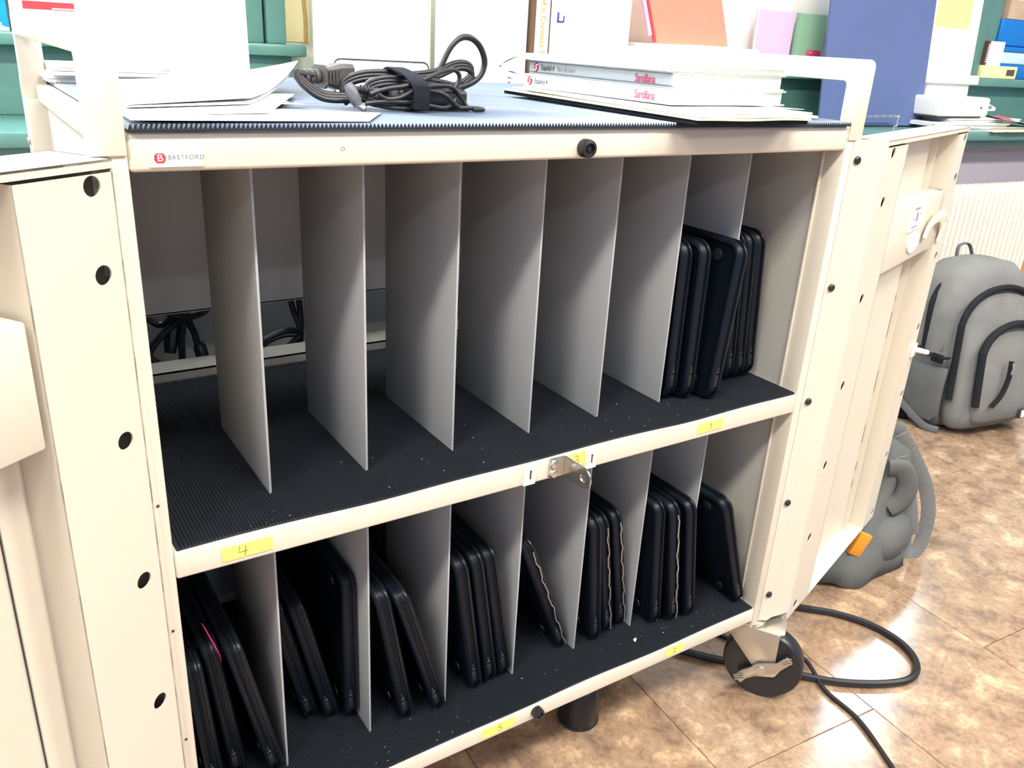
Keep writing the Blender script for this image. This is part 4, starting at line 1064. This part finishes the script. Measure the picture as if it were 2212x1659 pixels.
MB().box(-w_, w_, 0, 0.005, 0, 0.44).build('sheet', m_board, o); MB().box(w_ - 0.004, w_ + 0.001, -0.0012, 0.006, 0, 0.44).build('edge_binding', m_parch, o)
# parchment pinned to the wall with a curled edge
vs = []; fs = []
for j in range(10):
    z = 0.905 + 0.36 * j / 9
    for i in range(9):
        u = i / 8; x = 0.445 + 0.064 * u - 0.010 * max(0, (z - 0.98)) * 6 * u
        y = YW - 0.002 - (0.022 * max(0, u - 0.62) ** 1.3 * 2.2)
        vs.append(rm(x, y, z))
for j in range(9):
    for i in range(8): a = j * 9 + i; fs.append((a, a + 1, a + 10, a + 9))
k = len(vs); vs += [v + Vector((0, -0.0006, 0)) for v in vs]; fs += [tuple(x + k for x in reversed(f)) for f in fs]
o = MB().add(vs, fs).build('parchment', m_parch); tag(o, 'curled parchment sheet on the wall beside the left window casing', 'parchment')
cd = MB(); cd.tube([rm(0.497, YW - 0.02, 0.905), rm(0.4985, YW - 0.02, 0.95), rm(0.495, YW - 0.02, 1.0), rm(0.480, YW - 0.02, 1.26)], 0.005, 8, flat=0.5)
cd.build('curled_edge', m_parchedge, o)
# white device on paper stacks, right of the navy board
stk = [(2.40, 2.86, 1.035, 1.26, ZS, 0.0100, 1.5), (2.36, 2.72, 1.045, 1.25, ZS + 0.0104, 0.012, -2.0), (2.43, 2.80, 1.05, 1.25, ZS + 0.0228, 0.011, 3.0)]
for q, (x0, x1, y0, y1, z0, hh, rt_) in enumerate(stk):
    o = thing('paper_stack', ['bottom white paper stack right of the navy board', 'middle white paper stack right of the navy board', 'top white paper stack under the white desk device'][q], 'papers',
              rm((x0 + x1) / 2, (y0 + y1) / 2, z0), (0, 0, TH + R(rt_)), 'paper stacks on the sill')
    for e in range(4):
        dx_ = random.uniform(-0.006, 0.006); dy_ = random.uniform(-0.006, 0.006)
        MB().box(-(x1 - x0) / 2 + dx_, (x1 - x0) / 2 + dx_, -(y1 - y0) / 2 + dy_, (y1 - y0) / 2 + dy_, hh * e / 4, hh * (e + 1) / 4 - 0.0004).build('sheaf', m_paper, o)
o = thing('desk_device', 'white desktop device with a dark slot and button on the paper stacks', 'device', rm(2.500, 1.060, ZS + 0.0355), (0, 0, TH + R(2)))
MB().box(-0.13, 0.13, 0.0, 0.16, 0.003, 0.060).build('housing', m_white, o, 0.008, 3)
MB().box(-0.128, 0.10, 0.004, 0.15, 0.0, 0.004).build('rubber_base', m_seam, o)
MB().lathe([(0.004, 0), (0.0036, 0.001)], (0.085, 0.0, 0.030), (0, -1, 0), 14).build('button', m_inkdark, o)
MB().prism([(0.131, 0.018), (0.131, 0.052), (0.215, 0.030), (0.215, 0.020)], 0.03, 0.12, 'y').build('tray_flap', m_white, o)
MB().prism([(0.1305, 0.024), (0.1305, 0.046), (0.190, 0.033), (0.190, 0.026)], 0.027, 0.0295, 'y').build('dark_slot', m_inkgrey, o)
o = thing('flip_chart', 'large white flip chart with a yellow printed strip behind the white device', 'flip chart', rm(2.535, 1.165, ZS + 0.0950), (R(-4), 0, TH))
MB().box(-0.125, 0.115, 0.0, 0.02, 0.025, 0.40).build('pad', m_paper, o, 0.002)
MB().box(-0.13, 0.135, -0.02, 0.03, 0.0345, 0.062).build('tray', m_white, o, 0.003)
MB().box(-0.10, 0.11, -0.005, 0.025, 0.0, 0.034).build('stand', m_white, o, 0.002)
MB().box(-0.105, 0.060, -0.0012, 0.0002, 0.198, 0.300).build('printed_strip', m_photo, o)
# sheets on the right part of the sill
sheet('paper_sheet', [rm(2.62, 1.012, ZS + 0.0400), rm(2.98, 1.02, ZS + 0.0035), rm(3.05, 1.2, ZS + 0.0035), rm(2.80, 1.22, ZS + 0.0400)], 'white sheet sloping off the paper stacks to the right', None)
sheet('paper_sheet', [rm(2.56, 0.985, ZS + 0.0010), rm(2.86, 0.992, ZS + 0.0010), rm(2.87, 1.03, ZS + 0.0010), rm(2.57, 1.03, ZS + 0.0010)], 'white sheet overhanging the front of the sill at right')
sheet('notepad', [rm(2.62, 0.978, ZS + 0.0045), rm(2.80, 0.984, ZS + 0.0045), rm(2.80, 1.03, ZS + 0.0045), rm(2.62, 1.03, ZS + 0.0045)], 'yellow edged notepad overhanging the sill at right', None, m_yelbox, 4, 0.003, 'notepad')
b = MB().tube([rm(2.60, 1.02, ZS + 0.0445), rm(2.62, 1.025, ZS + 0.0445), rm(2.72, 1.04, ZS + 0.0330), rm(2.725, 1.04, ZS + 0.0325)], [0.001, 0.0035, 0.0035, 0.002], 8)
tag(b.build('pen', m_tag), 'pink pen lying on the papers in front of the white device', 'pen')
# upper ledge right: boxes and blue bins
ZW = 0.9003
o = thing('small_box', 'pale yellow box with a dark window on the right window ledge', 'box', rm(2.905, 1.238, ZW), (0, 0, TH))
MB().box(-0.100, 0.098, 0.0, 0.022, 0, 0.040).build('carton', m_yelbox, o, 0.001); MB().box(0.040, 0.084, -0.001, 0.0002, 0.010, 0.030).build('box_window', m_darkwin, o)
o = thing('small_box', 'white carton with a dark lettered edge standing on the pale yellow box', 'box', rm(2.860, 1.239, ZW + 0.0403), (0, 0, TH))
MB().box(-0.052, 0.040, 0.0, 0.020, 0, 0.076).build('carton', m_paper, o, 0.001)
MB().box(-0.0525, -0.041, -0.0008, 0.020, 0.0, 0.076).build('dark_edge', mat('dark_brown_print', rgb(98, 70, 62), .6), o)
b = MB()
for q in range(9): b.box(-0.050, -0.0435, -0.0014, -0.0008, 0.010 + q * 0.0065, 0.0135 + q * 0.0065)
b.build('edge_print', m_paper, o)
o = thing('storage_bin', 'bright blue plastic bin with a pale label band on the window ledge', 'bin', rm(2.985, 1.2625, ZW), (0, 0, TH))
MB().box(-0.085, 0.22, 0.005, 0.045, 0.105, 0.190).build('upper_tub', m_blue, o, 0.006, 3)
MB().box(-0.085, 0.22, 0.0, 0.046, 0.088, 0.104).build('rim', m_blue, o, 0.003)
MB().box(-0.070, 0.22, 0.004, 0.044, 0.048, 0.0875).build('label_band', m_ltblue, o, 0.005, 3)
MB().box(-0.085, 0.22, 0.002, 0.046, 0.0, 0.0475).build('lower_tub', m_blue, o, 0.004)
o = thing('card_box', 'tan cardboard box standing on the blue bin at far right', 'box', rm(3.03, 1.268, ZW + 0.1904), (0, 0, TH))
MB().box(-0.11, 0.17, 0.0, 0.038, 0, 0.14).build('carton', m_tan, o, 0.002); MB().box(-0.11, 0.17, -0.0008, 0.0, 0.060, 0.066).build('tape', m_parch, o)
# upper ledge left: cyan tub and red-white box
o = thing('storage_tub', 'bright cyan tub with white lettering on the left window ledge', 'tub', rm(-0.190, 1.262, ZW), (0, 0, TH))
MB().box(-0.13, 0.131, 0.0, 0.09, 0, 0.16).build('tub', m_cyan, o, 0.004)
MB().box(-0.13, 0.1305, -0.001, 0.0, 0.0, 0.006).build('white_band', m_paper, o)
text('cards,', 'tub_lettering', 0.017, m_paper, T(0.124, -0.0022, 0.011) @ FRONT, o, 'RIGHT', bold=0.0003)
o = thing('small_box', 'red and white striped box at the left window ledge behind the handle', 'box', rm(0.0, 1.262, ZW), (0, 0, TH))
MB().box(-0.055, 0.055, 0.0, 0.07, 0.0, 0.16).build('carton', m_paper, o, 0.001)
MB().box(-0.033, 0.0555, -0.001, 0.0, 0.0395, 0.053).build('red_band', m_red, o)
MB().box(-0.0552, -0.046, -0.001, 0.0, 0.032, 0.15).build('red_stripe', m_pink, o)
MB().box(0.015, 0.0555, -0.0016, -0.001, 0.0405, 0.043).build('white_line', m_paper, o)

# ------------------------------------------------------------------ floor things
# mains cable loop and thin cord
o = cord('floor_cable', 'thick black cable looping over the floor right of the caster', [
    [(0.930, 0.250, 0.0065), (1.000, 0.170, 0.0065), (1.062, 0.099, 0.0065), (1.110, 0.050, 0.0065), (1.138, -0.005, 0.0065), (1.140, -0.060, 0.0065), (1.116, -0.103, 0.0065), (1.072, -0.120, 0.0065), (1.019, -0.103, 0.0065), (0.956, -0.062, 0.0065), (0.905, -0.010, 0.0065), (0.850, 0.045, 0.0065), (0.790, 0.115, 0.0065), (0.72, 0.22, 0.0065)]], 0.0060)
o = cord('floor_cable', 'thin black cord running from the caster to the picture bottom', [
    [(0.870, 0.140, 0.0040), (0.905, 0.060, 0.0040), (0.945, 0.000, 0.0160), (0.928, -0.065, 0.0042), (0.921, -0.130, 0.0042), (0.896, -0.190, 0.0042), (0.868, -0.245, 0.0042), (0.82, -0.33, 0.0042)]], 0.0036)
o = cord('floor_cable', 'black cord lying under the cart behind the caster', [
    [(0.896, 0.130, 0.0050), (0.850, 0.150, 0.0050), (0.78, 0.22, 0.0050), (0.70, 0.32, 0.0050)]], 0.0045)
# rubber foot under the cart
rf = thing('rubber_foot', 'tapered black rubber foot standing on the floor under the cart', 'rubber foot', (0.551, 0.088, 0.0))
b = MB(); rings = []
for (r_, z, sl) in ((0.0285, 0.0, 0), (0.0300, 0.003, 0), (0.0300, 0.010, 0), (0.0275, 0.040, 0), (0.0235, 0.070, 0.45), (0.0200, 0.071, 0.45), (0.0195, 0.045, 0.0)):
    rings.append([(r_ * math.cos(2 * math.pi * j / 28), r_ * math.sin(2 * math.pi * j / 28), z + sl * r_ * math.sin(2 * math.pi * j / 28)) for j in range(28)])
b.rings(rings); b.build('cup', m_bumper, rf, angle=45)
MB().lathe([(0.0305, 0), (0.0312, 0.002), (0.0305, 0.004)], (0, 0, 0.001), (0, 0, 1), 28).build('base_ring', m_bumper, rf)

# loft helper for bags
def superring(cx, cy, hx, hy, z, e=3.0, n=40, skew=(0, 0)):
    out = []
    for j in range(n):
        a = 2 * math.pi * j / n; c, s_ = math.cos(a), math.sin(a)
        x = math.copysign(abs(c) ** (2 / e), c) * hx; y = math.copysign(abs(s_) ** (2 / e), s_) * hy
        out.append((cx + x, cy + y, z))
    return out
# grey backpack
bp = thing('backpack', 'grey canvas school backpack with black zips against the white radiator', 'backpack', (2.215, 0.500, 0.0), (R(-3), 0, R(-9)))
bp.scale = (1.06, 1.05, 1.0)
def noise3(p, s_): 
    return math.sin(p[0] * s_ + p[2] * s_ * 0.7) * math.sin(p[1] * s_ * 1.3 + 1.0) * math.sin(p[2] * s_ * 0.9 + 2.0)
def lump(rings, amp, s_):
    return [[(p[0] + amp * noise3(p, s_), p[1] + amp * noise3((p[1], p[2], p[0]), s_), p[2] + amp * 0.5 * noise3((p[2], p[0], p[1]), s_)) for p in r] for r in rings]
prof = [(0.145, 0.085, 0.0), (0.158, 0.098, 0.008), (0.166, 0.105, 0.03), (0.168, 0.108, 0.10), (0.166, 0.106, 0.20), (0.162, 0.100, 0.30), (0.150, 0.090, 0.37), (0.128, 0.076, 0.415), (0.096, 0.058, 0.442), (0.050, 0.03, 0.455), (0.012, 0.008, 0.457)]
MB().rings(lump([superring(0, 0.02 + 0.0002 * z, hx, hy, z, 3.2) for (hx, hy, z) in prof], 0.005, 22)).build('main_body', m_pack, bp, angle=70)
prof = [(0.128, 0.03, 0.012), (0.140, 0.045, 0.024), (0.146, 0.052, 0.06), (0.146, 0.054, 0.16), (0.143, 0.051, 0.25), (0.134, 0.044, 0.31), (0.112, 0.034, 0.350), (0.075, 0.02, 0.372), (0.02, 0.006, 0.379)]
MB().rings(lump([superring(0.005, -0.088 + 0.04 * (z / 0.38) ** 2, hx, hy, z, 2.8) for (hx, hy, z) in prof], 0.004, 24)).build('front_compartment', m_pack, bp, angle=70)
prof = [(0.100, 0.016, 0.035), (0.112, 0.026, 0.05), (0.118, 0.030, 0.09), (0.118, 0.031, 0.16), (0.114, 0.029, 0.22), (0.098, 0.022, 0.262), (0.06, 0.012, 0.283), (0.015, 0.004, 0.290)]
MB().rings(lump([superring(0.012, -0.132 + 0.035 * (z / 0.29) ** 2, hx, hy, z, 2.8) for (hx, hy, z) in prof], 0.003, 26)).build('front_pocket', m_pack, bp, angle=70)
def zipper(name, pts, r, m=m_black, flat=0.5): return MB().tube(spline(pts, 8), r, 8, flat).build(name, m, bp)
# zip around the front compartment
def arch(hx, zt, y_of, z_lo, x_off=0.0):
    pts = []
    for j in range(15):
        a = R(180 - 12.857 * j); pts.append((x_off + hx * math.cos(a), y_of(0.72 * zt + (zt - 0.72 * zt) * math.sin(a)), zt * 0.72 + (zt * 0.28) * math.sin(a)))
    return [(x_off - hx - 0.002, y_of(z_lo), z_lo)] + pts + [(x_off + hx + 0.002, y_of(z_lo), z_lo)]
zipper('zip', arch(0.147, 0.390, lambda z: -0.096 + 0.024 * (z / .39) ** 3, 0.10), 0.0085, flat=1)
zipper('zip', arch(0.120, 0.302, lambda z: -0.146 + 0.026 * (z / .30) ** 2, 0.09, 0.012), 0.0095, flat=1)
zipper('zip', arch(0.158, 0.446, lambda z: -0.012 + 0.020 * (z / .45), 0.20), 0.0070, flat=1)
zipper('zip', [(-0.035, -0.160, 0.215), (-0.040, -0.1655, 0.170), (-0.055, -0.1665, 0.125), (-0.076, -0.162, 0.092)], 0.0075)
for (x, y, z) in ((-0.150, -0.046, 0.25), (-0.036, -0.1665, 0.212)):
    MB().tube([(x, y, z), (x - 0.002, y - 0.004, z - 0.014), (x - 0.003, y - 0.003, z - 0.030)], [0.0030, 0.0022, 0.0026], 8).build('zip_pull', m_chrome, bp)
# side pocket, strap and buckle on the left flank
prof = [(0.010, 0.070, 0.03), (0.016, 0.082, 0.05), (0.017, 0.084, 0.12), (0.013, 0.084, 0.175), (0.006, 0.083, 0.182)]
MB().rings(lump([superring(-0.160, 0.00, hx, hy, z, 3) for (hx, hy, z) in prof], 0.003, 30)).build('side_pocket', m_packdark, bp, angle=70)
MB().tube(spline([(-0.172, -0.09, 0.215), (-0.176, -0.06, 0.210), (-0.178, -0.03, 0.214), (-0.172, 0.0, 0.222)], 6), 0.010, 8, 0.35).build('side_strap', m_black, bp)
MB(T(-0.178, -0.062, 0.208)).box(-0.005, 0.005, -0.016, 0.016, -0.012, 0.012).build('buckle', m_black, bp, 0.003)
MB().tube(spline([(-0.150, 0.09, 0.17), (-0.195, 0.085, 0.11), (-0.185, 0.02, 0.06), (-0.168, -0.05, 0.012), (-0.15, -0.085, 0.006)], 8), 0.010, 8, 0.25).build('shoulder_strap', m_packdark, bp)
MB().tube(spline([(-0.140, 0.10, 0.40), (-0.170, 0.125, 0.30), (-0.178, 0.13, 0.15), (-0.168, 0.11, 0.03)], 8), 0.022, 8, 0.5).build('back_padding', m_black, bp)
MB().tube(spline([(-0.03, 0.06, 0.446), (-0.02, 0.066, 0.478), (0.015, 0.066, 0.480), (0.03, 0.06, 0.446)], 6), 0.006, 8, 0.5).build('carry_handle', m_packdark, bp)
MB(T(0.070, -0.1660, 0.060) @ Matrix.Rotation(R(-3), 4, 'Y')).box(-0.033, 0.033, 0.0, 0.012, -0.013, 0.013).build('name_patch', m_seam, bp, 0.001)
MB(T(0.070, -0.1668, 0.060) @ Matrix.Rotation(R(-3), 4, 'Y')).box(-0.029, 0.029, 0.0, 0.012, -0.010, 0.010).build('patch_face', m_white, bp)
MB().rings(lump([superring(-0.11, 0.07, hx, hy, z, 2.6) for (hx, hy, z) in ((0.07, 0.07, 0.001), (0.082, 0.075, 0.012), (0.078, 0.07, 0.05), (0.05, 0.05, 0.09), (0.02, 0.02, 0.10))], 0.006, 40)).build('fallen_strap_bundle', m_black, bp, angle=70)

# slate tote / rucksack behind the right door
TBX, TBY = 1.30, 0.22
tb = thing('tote_bag', 'slumped slate grey canvas bag with orange tab behind the right cart door', 'bag', (TBX, TBY, 0.0))
def L3(p): return (p[0] - TBX, p[1] - TBY, p[2])
body = [(1.278, .228, .120, .138, 0.0), (1.278, .228, .134, .148, .005), (1.285, .230, .140, .146, .035), (1.302, .232, .136, .132, .075), (1.332, .228, .104, .108, .110), (1.355, .216, .076, .088, .145), (1.360, .206, .062, .074, .185), (1.358, .192, .046, .052, .232), (1.356, .182, .028, .030, .262), (1.356, .180, .008, .01, .270)]
rs = [[L3(p) for p in superring(cx, cy, hx, hy, z, 3.2, 48)] for (cx, cy, hx, hy, z) in body]
MB().rings(lump(lump(rs, 0.012, 34), 0.005, 80)).build('body', m_tote, tb, angle=75)
flp = [(1.318, .132, .050, .030, .022), (1.322, .128, .066, .044, .040), (1.328, .130, .066, .046, .072), (1.335, .136, .054, .040, .098), (1.340, .142, .030, .022, .111), (1.342, .144, .006, .006, .115)]
MB().rings(lump([[L3(p) for p in superring(*q, 2.5, 36)] for q in flp], 0.008, 42)).build('front_flap', m_tote, tb, angle=75)
def strap(name, pts, w_, m=m_webbing, th=0.16): return MB().tube(spline([L3(p) for p in pts], 8), w_, 10, th, upv=(0.56, 0.83, 0.2)).build(name, m, tb, angle=60)
strap('shoulder_strap', [(1.349, .150, .272), (1.372, .138, .240), (1.396, .122, .198), (1.418, .108, .150), (1.430, .099, .100), (1.432, .098, .055), (1.428, .098, .025), (1.417, .102, .008), (1.404, .108, .012), (1.398, .112, .038), (1.392, .118, .072)], 0.0145)
strap('shoulder_strap', [(1.344, .134, .232), (1.362, .124, .190), (1.372, .116, .150), (1.384, .108, .105), (1.396, .102, .060)], 0.0135)
strap('carry_loop', [(1.338, .170, .245), (1.342, .162, .275), (1.350, .157, .286), (1.360, .154, .274), (1.362, .156, .250)], 0.010)
strap('padded_strap', [(1.318, .140, .210), (1.338, .124, .212), (1.352, .114, .180), (1.346, .116, .145), (1.328, .128, .126)], 0.020, m_tote, 0.45)
MB(T(*L3((1.222, .106, .086))) @ Matrix.Rotation(R(-25), 4, 'Z') @ Matrix.Rotation(R(22), 4, 'Y')).box(-0.013, 0.013, -0.004, 0.006, -0.022, 0.026).build('orange_tab', m_orange, tb, 0.001)

# at the far right edge
o = thing('plastic_bag', 'crumpled white paper bag with dark marks beside the backpack', 'bag', (2.62, 0.47, 0.0), (0, 0, R(-10)))
MB().rings(lump([superring(0, 0, hx, hy, z, 3.0, 30) for (hx, hy, z) in ((0.10, 0.06, 0.0), (0.112, 0.07, 0.01), (0.11, 0.07, 0.08), (0.10, 0.06, 0.17), (0.09, 0.045, 0.22), (0.07, 0.02, 0.235))], 0.012, 30)).build('bag_body', m_paper, o, angle=75)
b = MB()
for (x, z, l_) in ((-0.07, 0.13, 0.03), (-0.05, 0.10, 0.02), (-0.075, 0.04, 0.03), (-0.04, 0.16, 0.02)): b.tube([(x, -0.071, z), (x + l_ * 0.4, -0.073, z + l_ * 0.5), (x + l_, -0.072, z + l_ * 0.3)], 0.0025, 6)
b.build('printed_mark', m_inkdark, o)
o = thing('wooden_post', 'slim orange wood leg standing by the radiator at right', 'wood leg', (2.655, 0.617, 0.0), (0, R(2), 0))
MB().box(-0.012, 0.012, -0.012, 0.012, 0.0, 0.405).build('post', m_wood, o, 0.002)
MB().box(-0.018, 0.018, -0.018, 0.018, 0.0, 0.012).build('foot', m_wood, o, 0.002)
